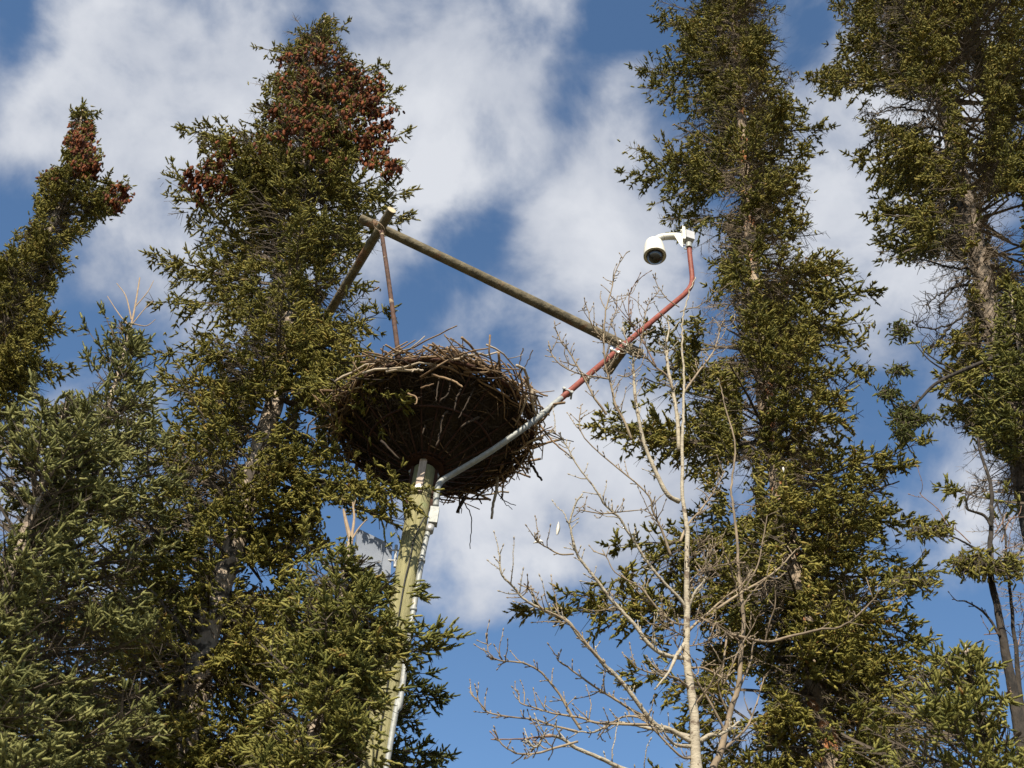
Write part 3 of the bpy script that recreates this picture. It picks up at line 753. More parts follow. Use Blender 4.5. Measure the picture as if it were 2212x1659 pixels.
up = [(941, 1095, YC), (944, 1062, YC - .02), (953, 1040, YC - .03), (985, 1020, YC - .06), (1055, 978, 7.28), (1130, 926, 7.18), (1170, 895, 7.24), (1212, 860, 7.34)]
U_ = smooth_line([P(*q) for q in up], 8); mb = MB(); mb.tube(U_, .0245, 14); mb.build('bent_pipe', M_['galv'], mast, smooth=True)
red = [(1206, 866, 7.33), (1340, 752, 7.70), (1478, 636, 8.08)]
RD = smooth_line([P(*q) for q in red], 4)
mb = MB(); mb.tube(np.vstack([RD, smooth_line([P(1478, 636, 8.08), P(1492, 618, 8.11), P(1495, 598, 8.14), P(1491, 560, 8.12), P(1488, 527, 8.10)], 6)[1:]]), .0265, 14); mb.build('red_pipe', M_['red'], mast, smooth=True)
for x, y, Y, k in ((1226, 849, 7.385, 'galv'), (1264, 817, 7.49, 'zinc'), (1327, 763, 7.664, 'zinc'), (1345, 748, 7.714, 'zinc')):
    c = P(x, y, Y); u = (RD[-1] - RD[0]); u /= np.linalg.norm(u); mb = MB(); mb.tube([c - u * .011, c + u * .011], .036, 14)
    s = np.cross(u, [0, 1, 0]); s /= np.linalg.norm(s)
    for q in (-1, 1):
        e = c + s * .038 * q; mb.tube([e + np.array([0, -.045, 0]), e + np.array([0, .05, 0])], .008, 8); mb.tube([e + np.array([0, -.043, 0]), e + np.array([0, -.03, 0])], .014, 6)
    mb.build('pipe_clamp', M_[k], mast, smooth=False)

# ------------------------------------------------------------------ dome camera
YD = 8.08
dc = thing('dome_camera', 'white weatherproof dome camera on a curved arm atop the red pipe', 'camera', P(1488, 527, 8.10))
ccd = crop(1550, 540, 11.06)
pxm = F / np.linalg.norm(P(1413, 540, YD) - CAM)               # photo pixels per metre here
rb = 24.3 / pxm
top = P(*ccd(508, 585), YD); ax = np.array([.05, 0, -1.0]); ax /= np.linalg.norm(ax)
hb = 39 / (pxm * .70)
mb = MB(); mb.lathe(top, ax, [(-.03, .0005), (-.03, rb * .40), (-.018, rb * .60), (.0, rb * .73), (hb * .12, rb * .81), (hb * .3, rb * .89), (hb * .55, rb * .96), (hb * .78, rb), (hb * .80, rb), (hb * .80, rb * .94), (hb * .74, rb * .93)], 40)
mb.build('housing', M_['white'], dc, smooth=True)
mb = MB(); cb = top + ax * hb * .765
mb.lathe(cb, ax, [(0, rb * .935), (.006, rb * .93), (.004, rb * .73), (-.02, rb * .72)], 40); mb.build('trim_ring', M_['white'], dc, smooth=True)
mb = MB(); rd = rb * .71; a_ = np.linspace(0, math.pi / 2, 14)
mb.lathe(cb + ax * .010, ax, [(-.012, rd * 1.0)] + [(math.sin(q) * rd * 1.0, max(.0004, math.cos(q) * rd)) for q in a_], 40); mb.build('dome', M_['glass'], dc, smooth=True)
arm_px = [(530, 580), (570, 510), (660, 452), (820, 420), (1060, 410), (1250, 440)]
A_ = smooth_line([P(*ccd(x, y), YD) for x, y in arm_px], 8)
mb = MB(); mb.tube(A_, np.linspace(.034, .042, len(A_)), 16); mb.build('arm', M_['white'], dc, smooth=True)
mb = MB()
for k in (12, 21): u = A_[k + 1] - A_[k]; u /= np.linalg.norm(u); mb.tube([A_[k] - u * .0016, A_[k] + u * .0016], .0345 + .008 * k / len(A_), 16)
mb.build('arm_seam', M_['seam'], dc)
c = P(*ccd(1220, 470), YD); mb = MB()
v = [P(*ccd(*q), YD + dy) for dy in (-.045, .045) for q in ((1060, 380), (1290, 400), (1290, 700), (1230, 640))]
mb.add(v, [[0, 1, 2, 3], [7, 6, 5, 4], [0, 4, 5, 1], [1, 5, 6, 2], [2, 6, 7, 3], [3, 7, 4, 0]]); mb.build('gusset', M_['white'], dc)
c = P(*ccd(1305, 400), YD); zz = np.array([0, 0, 1.0]); mb = MB(); mb.box(c, (.015, 0, 0), (0, .05, 0), zz * .10)
mb.box(c + zz * .085 + np.array([0, 0, 0]), (.028, 0, 0), (0, .014, 0), zz * .006); mb.tube([c + zz * .10, c + zz * .19], [.007, .002], 6); mb.build('mount_plate', M_['white'], dc)
c = P(*ccd(1450, 440), YD + .02); mb = MB(); mb.box(c, (.047, 0.012, 0), (-.012, .047, 0), zz * .062); mb.build('connector_box', M_['grey'], dc)
mb = MB()
for x, y in ((1320, 640), (1360, 740), (1280, 600)):
    c = P(*ccd(x, y), YD - .04); mb.tube([c - [.012, 0, 0], c + [.012, 0, 0]], .009, 8); mb.tube([c - [0, 0, .01], c + [0, 0, .01]], .005, 6)
mb.build('mount_bolt', M_['zinc'], dc)
mb = MB(); q0 = P(1488, 531, 8.10); mb.tube([q0 - zz * .02, q0 + zz * .035], .033, 14); mb.tube([q0 - zz * .035, q0 - zz * .02], .036, 14); mb.build('pipe_collar', M_['galv'], dc)

# ------------------------------------------------------------------ flat panel on the pole
pn = thing('panel_antenna', 'flat grey panel bracketed to the pole, half hidden by the small spruce', 'antenna', P(848, 1200, YP))
q = [P(771, 1143, YP - .12), P(846, 1179, YP + .02), P(841, 1258, YP + .02), P(766, 1222, YP - .12)]
nrm = np.cross(q[1] - q[0], q[3] - q[0]); nrm /= np.linalg.norm(nrm); mb = MB()
v = [p - nrm * .012 for p in q] + [p + nrm * .012 for p in q]
mb.add(v, [[0, 1, 2, 3], [7, 6, 5, 4], [0, 4, 5, 1], [1, 5, 6, 2], [2, 6, 7, 3], [3, 7, 4, 0]]); mb.build('panel', M_['panel'], pn)
mb = MB()
for dy in (0, 22): mb.tube([P(838, 1188 + dy, YP), P(874, 1190 + dy, YP)], .007, 8)
mb.tube([P(856, 1178, YP), P(853, 1225, YP)], .012, 8); mb.build('bracket', M_['zinc'], pn)

# ------------------------------------------------------------------ the spruces
# far left, cones at its top
spruce('spruce_tree', 'far-left spruce leaning out of frame with one red-brown bunch of cones at its narrow top', [(180, 232), (160, 330), (130, 440), (75, 560), (10, 690), (-60, 830), (-150, 1000)], 10.5,
       [(178, 222), (192, 236), (214, 240), (212, 262), (218, 300), (218, 345), (205, 372), (190, 396), (212, 408), (240, 404), (284, 392), (284, 410), (270, 440), (246, 470), (228, 452), (204, 494), (166, 520), (178, 560), (184, 578), (158, 590), (128, 602),
        (120, 640), (102, 690), (150, 690), (152, 712), (116, 736), (122, 770), (152, 800), (140, 832), (90, 850), (60, 900), (0, 1000), (-180, 1000), (-180, 700), (0, 545), (30, 510), (75, 470), (72, 428), (84, 386), (120, 362), (150, 350), (136, 326), (140, 286), (152, 262), (146, 248)],
       seed=3, per=6, step=.10, gap=-.7, jag=10, boughs=[(395, 276, 405, -.1, .5), (430, 262, 440, -.2, .5), (440, 90, 385, -.1, .5), (690, 152, 700, -.2, .5), (760, 146, 800, -.2, .4), (250, 208, 244, 0, .3), (236, 178, 222, 0, .2)],
       tint=(.45, .15), sl=(.07, .11), rn=(.014, .019), K=20, w=.003, front=.9, slope=(.2, .05), prm=dict(s0=.06, l2max=.35, droop=.15, lift=.2),
       cones=[(172, 285, 30, 120), (188, 310, 30, 110), (160, 300, 24, 60), (185, 350, 34, 110), (200, 365, 22, 50), (255, 415, 24, 45), (272, 420, 16, 25), (262, 445, 16, 18), (110, 385, 24, 14)])

# big left spruce
spruce('spruce_tree', 'tallest left spruce with rusty cones crowding its pointed top', [(703, 34), (690, 120), (668, 300), (650, 480), (632, 650), (600, 840), (560, 980), (505, 1180), (455, 1330), (400, 1600), (380, 1760)], 8.0,
       [(700, 28), (716, 34), (730, 50), (735, 60), (728, 92), (748, 104), (742, 118), (790, 146), (836, 136), (830, 162), (842, 188), (862, 194), (852, 246), (872, 292), (842, 314), (880, 352), (842, 364), (790, 352), (756, 372), (752, 396), (820, 404),
        (890, 404), (880, 432), (900, 458), (860, 484), (806, 486), (790, 540), (786, 566), (742, 596), (752, 624), (800, 600), (792, 642), (862, 664), (808, 690), (776, 704), (760, 742), (786, 764), (874, 786), (892, 840), (884, 878), (816, 900), (762, 950),
        (768, 1010), (846, 1056), (948, 1074), (944, 1096), (876, 1112), (836, 1126), (800, 1168), (770, 1130), (748, 1150), (770, 1250), (760, 1480), (740, 1760), (-100, 1760), (-100, 1300), (200, 1000), (330, 860), (344, 800), (330, 740), (420, 720), (492, 690), (440, 670), (372, 650), (322, 630),
        (300, 560), (330, 556), (420, 590), (500, 596), (440, 570), (394, 506), (352, 446), (322, 366), (344, 384), (392, 440), (450, 500), (468, 520), (440, 440), (444, 404), (402, 372), (438, 350), (440, 320), (398, 284), (440, 290), (486, 276), (560, 268), (600, 262), (554, 236), (584, 204), (560, 166), (600, 160), (592, 130), (560, 100), (610, 106), (650, 84), (640, 66), (676, 72)],
       holes=[[(575, 840), (640, 850), (625, 905), (575, 950), (530, 930), (545, 880)], [(640, 870), (690, 880), (690, 950), (640, 930)], [(535, 950), (565, 960), (560, 1010), (515, 1010)], [(690, 1060), (770, 1110), (856, 1150), (850, 1230), (690, 1160)], [(478, 1145), (530, 1145), (508, 1290), (450, 1330)], [(430, 1330), (490, 1320), (470, 1400), (410, 1420)], [(525, 1200), (600, 1230), (620, 1280), (520, 1290)],
              [(385, 1220), (425, 1200), (415, 1270), (385, 1280)], [(580, 1040), (640, 1030), (650, 1060), (590, 1075)], [(640, 990), (690, 1000), (700, 1040), (650, 1030)], [(615, 620), (640, 630), (636, 710), (612, 700)], [(420, 1350), (470, 1330), (450, 1430), (405, 1450)], [(560, 570), (590, 580), (585, 640), (556, 630)], [(500, 690), (530, 690), (520, 740), (490, 740)], [(700, 620), (740, 620), (738, 700), (706, 690)], [(660, 560), (690, 570), (680, 620), (655, 610)]],
       seed=5, per=5, step=.115, boughs=[(600, 326, 362, .3, .32), (620, 302, 566, -.2, .3), (660, 318, 634, -.3, .34), (760, 336, 745, -.5, .35), (330, 400, 286, -.2, .42), (420, 402, 378, -.2, .42), (210, 832, 140, -.1, .35), (290, 862, 196, -.2, .4), (360, 876, 290, -.1, .3), (430, 878, 350, -.2, .35),
                                        (460, 892, 410, .9, .42), (520, 890, 456, .9, .42), (110, 750, 46, 0, .3), (130, 560, 100, 0, .3), (160, 566, 166, .1, .3), (90, 650, 70, 0, .3), (250, 556, 240, 0, .25), (60, 735, 62, .1, .25), (760, 850, 660, -.6, .35), (800, 790, 632, -.7, .3), (840, 890, 830, -.9, .42), (860, 870, 880, -1.0, .4), (800, 850, 760, -1.0, .5), (830, 800, 820, -1.1, .5), (770, 800, 700, -.8, .45), (1000, 946, 1084, -.9, .34), (1010, 860, 1070, -.9, .4), (1020, 880, 1110, -.8, .42), (960, 800, 1165, -.5, .35)],
       tint=(.42, .17), sl=(.065, .11), rn=(.011, .016), K=22, w=.0024, dead=60, r_low=.115, prm=dict(s0=.08, l2max=.42, droop=.38), slope=(.42, -.12),
       cones=[(690, 120, 46, 95), (640, 150, 46, 80), (700, 170, 55, 120), (760, 175, 40, 75), (800, 190, 34, 70), (780, 215, 34, 60), (650, 210, 50, 110), (700, 240, 50, 90), (620, 260, 40, 80), (650, 290, 40, 70), (770, 270, 44, 60), (830, 260, 34, 60), (820, 310, 34, 60), (840, 345, 26, 35), (800, 330, 30, 35), (690, 300, 40, 40),
              (430, 390, 30, 45), (460, 370, 26, 35), (490, 320, 30, 22), (480, 410, 30, 28), (560, 300, 30, 10), (720, 340, 30, 18), (440, 425, 20, 15)])

# young spruces at the lower left
spruce('young_spruce', 'pale young spruce at lower left with a bare broken leader above its tip', [(282, 700), (262, 790), (225, 900), (170, 1060), (110, 1230), (40, 1430), (-30, 1640), (-70, 1760)], 6.2,
       [(282, 690), (300, 712), (322, 730), (326, 800), (348, 850), (372, 900), (400, 960), (420, 1080), (430, 1200), (395, 1320), (400, 1450), (370, 1600), (360, 1780), (-150, 1780), (-150, 1300), (60, 1130), (120, 1030), (170, 930), (196, 850), (186, 800), (210, 760), (190, 718), (224, 676), (246, 712), (262, 690)],
       holes=[[(215, 1120), (262, 1130), (250, 1190), (210, 1180)], [(130, 1330), (180, 1330), (180, 1380), (130, 1370)]],
       seed=9, needle='greygreen', per=5, step=.09, gap=-.5, tint=(.42, .15), sl=(.062, .095), rn=(.010, .0135), K=28, w=.0017, prm=dict(s0=.15, droop=.05, lift=.3, l2max=.40, step=.052), slope=(.55, .1), r_low=.05, dead=20,
       boughs=[(770, 224, 678, -.1, .3), (800, 186, 712, -.1, .35), (850, 190, 770, -.1, .3), (800, 322, 735, 0, .3)],
       leader=[([(262, 800), (276, 735), (290, 672), (302, 600)], .011), ([(281, 706), (258, 680), (232, 640)], .006), ([(284, 690), (272, 640), (252, 612)], .006), ([(286, 700), (310, 670), (330, 650)], .005), ([(290, 700), (316, 704), (336, 690)], .005), ([(290, 665), (318, 632), (332, 606)], .005)])
spruce('young_spruce', 'bluish young spruce with thick soft shoots cut off by the lower left edge', [(152, 850), (120, 960), (70, 1100), (10, 1290), (-60, 1500), (-110, 1680)], 5.6,
       [(152, 845), (190, 862), (230, 930), (280, 985), (300, 1060), (230, 1130), (210, 1230), (180, 1340), (220, 1480), (240, 1780), (-150, 1780), (-150, 1000), (0, 930), (30, 850), (70, 838), (110, 880)],
       seed=13, needle='greygreen', per=6, step=.09, gap=-.55, tint=(.40, .14), sl=(.066, .10), rn=(.011, .014), K=28, w=.0017, prm=dict(s0=.12, droop=.0, lift=.35, l2max=.40, step=.055), slope=(.6, .1), r_low=.045,
       boughs=[(950, 70, 836, -.1, .35), (930, 196, 864, -.1, .3), (1020, 20, 900, -.2, .4)])
# young spruce before the pole
spruce('young_spruce', 'dense young spruce standing in front of the pole with a dead three-pronged tip', [(757, 1160), (748, 1230), (720, 1380), (690, 1530), (655, 1700)], 6.2,
       [(757, 1150), (780, 1190), (806, 1190), (830, 1170), (842, 1190), (826, 1222), (880, 1226), (905, 1270), (884, 1330), (936, 1332), (990, 1370), (964, 1402), (900, 1440), (862, 1480), (838, 1530), (852, 1580), (826, 1640), (800, 1780), (440, 1780), (470, 1600), (515, 1480), (560, 1380), (600, 1300), (640, 1240), (700, 1196), (724, 1200)],
       holes=[[(764, 1138), (850, 1150), (850, 1222), (766, 1200)], [(640, 1270), (670, 1270), (660, 1330), (640, 1320)], [(790, 1590), (838, 1560), (826, 1659), (786, 1659)], [(862, 1150), (915, 1150), (885, 1360), (850, 1320)]],
       seed=17, needle='green', per=6, step=.072, gap=-.75, tint=(.42, .17), sl=(.068, .105), rn=(.010, .0138), K=30, w=.0018, prm=dict(s0=.12, droop=.12, lift=.15, l2max=.34, step=.055), slope=(.4, -.05), r_low=.045, dead=3,
       boughs=[(1340, 988, 1368, .25, .40), (1400, 960, 1405, .3, .35), (1260, 884, 1240, .1, .35), (1230, 838, 1176, .1, .25), (1240, 905, 1290, .2, .35), (1280, 600, 1300, -.1, .4), (1330, 842, 1340, -.15, .5), (1400, 836, 1420, -.15, .5), (1450, 848, 1490, -.1, .5), (1480, 826, 1545, -.15, .5), (1500, 800, 1600, -.2, .5), (1540, 818, 1640, -.15, .5), (1360, 822, 1385, -.3, .55), (1420, 815, 1455, -.3, .55), (1480, 842, 1525, -.25, .55), (1520, 792, 1565, -.3, .55), (1560, 806, 1660, -.25, .55)],
       leader=[([(757, 1200), (760, 1160), (765, 1120), (762, 1085)], .012), ([(758, 1170), (748, 1130), (742, 1100)], .016), ([(760, 1165), (776, 1140), (792, 1122)], .007), ([(762, 1100), (765, 1090), (768, 1080)], .005)])
# spruce behind the pole; shade from its neighbours put into the dark needle tint
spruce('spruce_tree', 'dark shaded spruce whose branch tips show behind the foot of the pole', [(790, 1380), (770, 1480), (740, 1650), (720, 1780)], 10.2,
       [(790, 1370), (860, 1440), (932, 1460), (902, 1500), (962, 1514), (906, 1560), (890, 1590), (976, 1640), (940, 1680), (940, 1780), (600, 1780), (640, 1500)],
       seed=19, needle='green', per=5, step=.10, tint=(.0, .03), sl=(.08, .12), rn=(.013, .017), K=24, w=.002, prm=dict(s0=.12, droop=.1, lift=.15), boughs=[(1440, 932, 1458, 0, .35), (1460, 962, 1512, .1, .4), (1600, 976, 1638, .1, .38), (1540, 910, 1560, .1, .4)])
# tall spruce right of the mast
spruce('spruce_tree', 'tall spruce behind the dome camera with bare reddish trunk showing through its middle', [(1580, -120), (1592, 130), (1602, 260), (1612, 400), (1626, 560), (1638, 720), (1662, 920), (1700, 1150), (1730, 1330), (1762, 1480), (1800, 1700)], 9.0,
       [(1420, -160), (1430, -10), (1408, 44), (1470, 62), (1452, 100), (1382, 136), (1372, 150), (1400, 170), (1380, 190), (1440, 236), (1500, 226), (1512, 262), (1470, 256), (1452, 280), (1462, 330), (1400, 330), (1350, 312), (1346, 366), (1386, 380), (1404, 420), (1412, 462), (1446, 500), (1500, 494), (1532, 470), (1580, 506),
        (1560, 548), (1536, 566), (1560, 590), (1540, 660), (1560, 690), (1500, 690), (1440, 690), (1366, 700), (1360, 730), (1420, 760), (1440, 790), (1340, 840), (1300, 880), (1296, 930), (1370, 950), (1470, 990), (1500, 1040), (1420, 1120), (1300, 1190), (1290, 1250), (1340, 1260), (1250, 1280), (1134, 1306), (1140, 1336), (1280, 1320), (1380, 1350), (1440, 1420), (1330, 1440), (1440, 1500), (1430, 1580), (1330, 1600), (1330, 1780),
        (2080, 1780), (2100, 1600), (2040, 1420), (2010, 1340), (2040, 1260), (1990, 1210), (2062, 1128), (1980, 1130), (1920, 1066), (1960, 1010), (1920, 960), (1890, 960), (1904, 880), (1886, 800), (1860, 740), (1910, 690), (1890, 620), (1850, 590), (1806, 540), (1790, 480), (1742, 460), (1770, 420), (1784, 340), (1792, 280), (1770, 240), (1700, 214), (1716, 170), (1700, 100), (1650, 44), (1694, 10), (1700, -160)],
       holes=[[(1588, 170), (1606, 180), (1604, 215), (1590, 210)], [(1592, 232), (1618, 240), (1622, 420), (1600, 410)], [(1604, 470), (1630, 480), (1640, 620), (1616, 600)], [(1520, 660), (1590, 650), (1600, 780), (1500, 800)], [(1640, 980), (1680, 980), (1690, 1080), (1650, 1080)], [(1690, 1130), (1730, 1140), (1740, 1270), (1700, 1260)], [(1440, 1340), (1510, 1330), (1530, 1420), (1440, 1480)], [(1560, 1470), (1640, 1440), (1660, 1540), (1570, 1580)], [(1350, 760), (1460, 750), (1440, 800), (1350, 830)],
              [(1860, 880), (1890, 870), (1886, 960), (1860, 950)], [(1510, 420), (1600, 400), (1600, 470), (1530, 480)], [(1600, 800), (1650, 810), (1640, 980), (1590, 960)], [(1750, 440), (1790, 430), (1800, 500), (1755, 500)], [(1560, 1000), (1620, 990), (1640, 1120), (1560, 1140)]],
       bark='bark_red', seed=23, needle='olive', per=4, step=.125, tint=(.42, .18), sl=(.066, .105), rn=(.0135, .0185), K=20, w=.0027, prm=dict(s0=.10, l2max=.40, droop=.3), slope=(.35, -.05), r_top=.04, r_low=.105, dead=330, gap=-.36,
       boughs=[(170, 1376, 146, -.2, .42), (210, 1384, 190, -.3, .42), (380, 1350, 322, -.2, .40), (400, 1350, 362, -.2, .42), (60, 1412, 44, -.1, .35), (360, 1410, 430, -.2, .4), (420, 1460, 500, -.3, .4), (1290, 1134, 1310, -.3, .2), (1270, 1230, 1300, -.2, .22), (1120, 1300, 1180, -.2, .3), (1100, 1290, 1250, -.2, .3),
               (980, 1300, 900, -.3, .42), (960, 1296, 935, -.4, .4), (760, 1366, 712, -.3, .35), (780, 1390, 790, -.3, .4), (600, 1540, 568, -.1, .35), (640, 1536, 620, -.1, .3), (280, 1792, 275, -.2, .42), (560, 1850, 595, -.2, .42), (640, 1906, 620, -.1, .38), (700, 1880, 700, -.1, .4), (960, 1962, 1005, .1, .3), (1060, 2010, 965, .2, .2), (1100, 2066, 1128, .2, .25), (1240, 2046, 1250, .2, .35), (1500, 1330, 1440, -.3, .3), (1330, 1970, 1340, -.2, .4), (1400, 2020, 1400, -.1, .45), (1280, 1960, 1285, 0, .4), (1450, 2070, 1450, -.2, .45), (1500, 1990, 1510, -.3, .5), (1420, 1900, 1430, -.4, .5), (1560, 2080, 1560, -.2, .5), (1500, 1880, 1560, -.4, .5)])
# right-edge big spruce
old = spruce('spruce_tree', 'thick-trunked old spruce at the right edge with many bare inner branches', [(1985, -120), (2020, 130), (2045, 260), (2085, 430), (2125, 610), (2155, 740), (2195, 930), (2230, 1120), (2300, 1400)], 8.6,
       [(1778, -140), (1782, 6), (1828, 24), (1806, 50), (1818, 110), (1800, 140), (1744, 160), (1752, 206), (1800, 200), (1890, 196), (1960, 216), (2000, 200), (2010, 250), (1930, 270), (1868, 250), (1874, 300), (1832, 340), (1880, 384), (1900, 400), (1868, 420), (1900, 460), (1880, 484), (1900, 560), (1960, 610), (2060, 560), (2090, 560), (2100, 690), (2040, 700), (1990, 760), (2030, 840), (2040, 920), (2080, 940), (2100, 960), (2180, 1000), (2212, 1080), (2420, 1150), (2420, -140)],
       holes=[[(1990, 205), (2030, 210), (2060, 330), (2030, 340), (2000, 270)], [(2090, 560), (2130, 560), (2170, 700), (2130, 700)], [(2180, 540), (2212, 560), (2212, 640), (2190, 640)], [(2070, 430), (2105, 430), (2120, 520), (2080, 520)], [(2130, 470), (2200, 440), (2212, 540), (2150, 560)], [(1850, 205), (2010, 200), (2040, 300), (1985, 285), (1900, 262)], [(1890, 565), (2060, 560), (2100, 700), (1990, 760)], [(2120, 430), (2212, 400), (2230, 640), (2150, 560)], [(2060, 195), (2130, 190), (2140, 300), (2080, 300)]],
       bark='bark_mid', seed=29, needle='olive', per=4, step=.13, tint=(.42, .18), sl=(.072, .11), rn=(.0145, .0195), K=22, w=.0026, prm=dict(s0=.2, l2max=.42, droop=.3), slope=(.25, -.1), r_top=.07, r_low=.125, dead=320, gap=.02,
       boughs=[(190, 1746, 168, -.2, .3), (140, 1788, 10, -.1, .4), (100, 1812, 90, -.2, .4), (320, 1836, 345, -.4, .38), (300, 1872, 262, -.2, .42), (460, 1890, 480, -.3, .42), (480, 1910, 560, -.2, .36), (740, 2000, 730, -.5, .42), (760, 2030, 830, -.5, .42), (560, 2300, 520, -.3, .45)])
g2, g3 = crop(1950, 0, 3.016), crop(1950, 450, 2.5527)
rg = np.random.default_rng(4)
for pts in ([g2(*q) for q in ((1010, 710), (880, 700), (780, 770), (600, 830), (480, 850))], [g2(*q) for q in ((950, 830), (800, 800), (680, 790), (580, 830), (450, 820))], [g2(*q) for q in ((1060, 970), (980, 920), (950, 840), (1000, 730))], [g2(*q) for q in ((990, 930), (850, 960), (760, 1000))],
            [g3(*q) for q in ((1150, 830), (1050, 800), (940, 880), (760, 890), (700, 850))], [g3(*q) for q in ((940, 880), (870, 990), (800, 1010))], [g3(*q) for q in ((1100, 530), (950, 670), (880, 780), (890, 830))], [g3(*q) for q in ((1110, 620), (980, 640), (860, 700), (770, 770))], [g3(*q) for q in ((1090, 520), (960, 520), (820, 480), (700, 470))], [g3(*q) for q in ((1240, 660), (1330, 620), (1404, 590))]):
    ln = smooth_line([P(x, y, 8.5 - .08 * i) for i, (x, y) in enumerate(pts)], 7); ln = ln + rg.normal(0, .008, ln.shape); mb = MB(); mb.tube(ln, np.linspace(.017, .004, len(ln)), 7)
    for _ in range(34):
        k = rg.integers(3, len(ln) - 1); v = rg.normal(0, 1, 3); v /= np.linalg.norm(v); q = [ln[k]]
        for __ in range(4): v = v + rg.normal(0, .45, 3); v /= np.linalg.norm(v); q.append(q[-1] + v * rg.uniform(.02, .07))
        mb.tube(q, np.linspace(.0045, .0022, 5), 4)
        mb.tube([q[2], q[2] + rg.normal(0, .05, 3)], [.003, .002], 4)
    mb.build('dead_branch', M_['bark_dark'], old, smooth=True)
# its low branch with two dark tufts hanging in the gap
tr = spruce('spruce_tree', 'slim spruce partly hidden at the right edge, one bare limb ending in dark hanging tufts', [(2180, 620), (2205, 760), (2235, 900), (2290, 1120)], 8.0,
            [(2180, 610), (2260, 640), (2400, 900), (2400, 1100), (2190, 1010), (2060, 920), (2110, 800), (2150, 700)],
            seed=31, needle='green', per=4, step=.10, tint=(.36, .16), sl=(.08, .12), rn=(.013, .018), K=22, w=.0026, r_low=.05,
            boughs=[(1090, 2010, 1058, 0, .1)])
limb = MB()
for pts, r in (([(1952, 735), (1945, 715), (1940, 700)], .006), ([(1930, 880), (1925, 850), (1935, 800), (1960, 780)], .006), ([(1985, 880), (1985, 905), (1955, 915), (1945, 945)], .007), ([(2160, 768), (2080, 800), (2020, 830), (1980, 870), (1930, 905)], .022), ([(2060, 810), (2010, 780), (1975, 740)], .010), ([(1985, 866), (1960, 900), (1950, 930)], .010), ([(2070, 805), (2010, 770), (1990, 745), (2005, 720)], .008)):
    limb.tube(smooth_line([P(x, y, 7.8) for x, y in pts], 5), np.linspace(r, r * .4, 5 * (len(pts) - 1) + 1), 7)
limb.build('bare_limb', M_['bark_dark'], tr, smooth=True)
tuft = MB(); tw_ = MB(); rg = np.random.default_rng(5)
for (x, y, rx, ry, n) in ((1945, 715, 22, 22, 130), (1940, 800, 26, 12, 90), (1955, 900, 32, 30, 330), (1952, 935, 22, 18, 170), (1990, 905, 36, 10, 90), (1920, 850, 26, 16, 120)):
    if n:
        q = np.array([P(x + rg.normal(0, .5) * rx, y + rg.normal(0, .5) * ry, 7.8 + rg.normal(0, .08)) for _ in range(n)])
        cc = q.mean(0); md = (q + cc) / 2 + rg.normal(0, .02, q.shape); tw_.segs(np.repeat(cc[None], n, 0), md, .004, .003); tw_.segs(md, q, .003, .002)
        shoots(tuft, q, rg.normal(0, 1, (n, 3)) + [0, 0, -.3], rg.uniform(.04, .07, n), rg.uniform(.014, .019, n), np.clip(rg.normal(.1, .12, n), 0, 1), rg, 18, .0026)
tuft.build('needle_tuft', M_['green'], tr); tag(tw_.build('tuft_twigs', M_['limb'], tr), kind='stuff')
# near young spruce lower right
spruce('young_spruce', 'soft pale young spruce in the lower right corner with upright shoot tips', [(2085, 1395), (2100, 1480), (2130, 1600), (2165, 1760)], 5.8,
       [(2085, 1385), (2120, 1380), (2132, 1420), (2150, 1460), (2130, 1490), (2166, 1510), (2168, 1560), (2212, 1600), (2360, 1780), (1700, 1780), (1760, 1640), (1850, 1560), (1930, 1500), (2000, 1430), (2050, 1420)],
       seed=37, needle='green', per=5, step=.075, gap=-.7, tint=(.45, .15), sl=(.07, .10), rn=(.0105, .014), K=30, w=.0018, prm=dict(s0=.12, droop=.02, lift=.3, l2max=.36, step=.06), slope=(.6, .1), r_low=.045,
       boughs=[(1440, 2144, 1442, -.1, .3), (1470, 2168, 1512, -.1, .3), (1400, 2120, 1382, 0, .2), (1500, 2020, 1420, -.1, .4)])


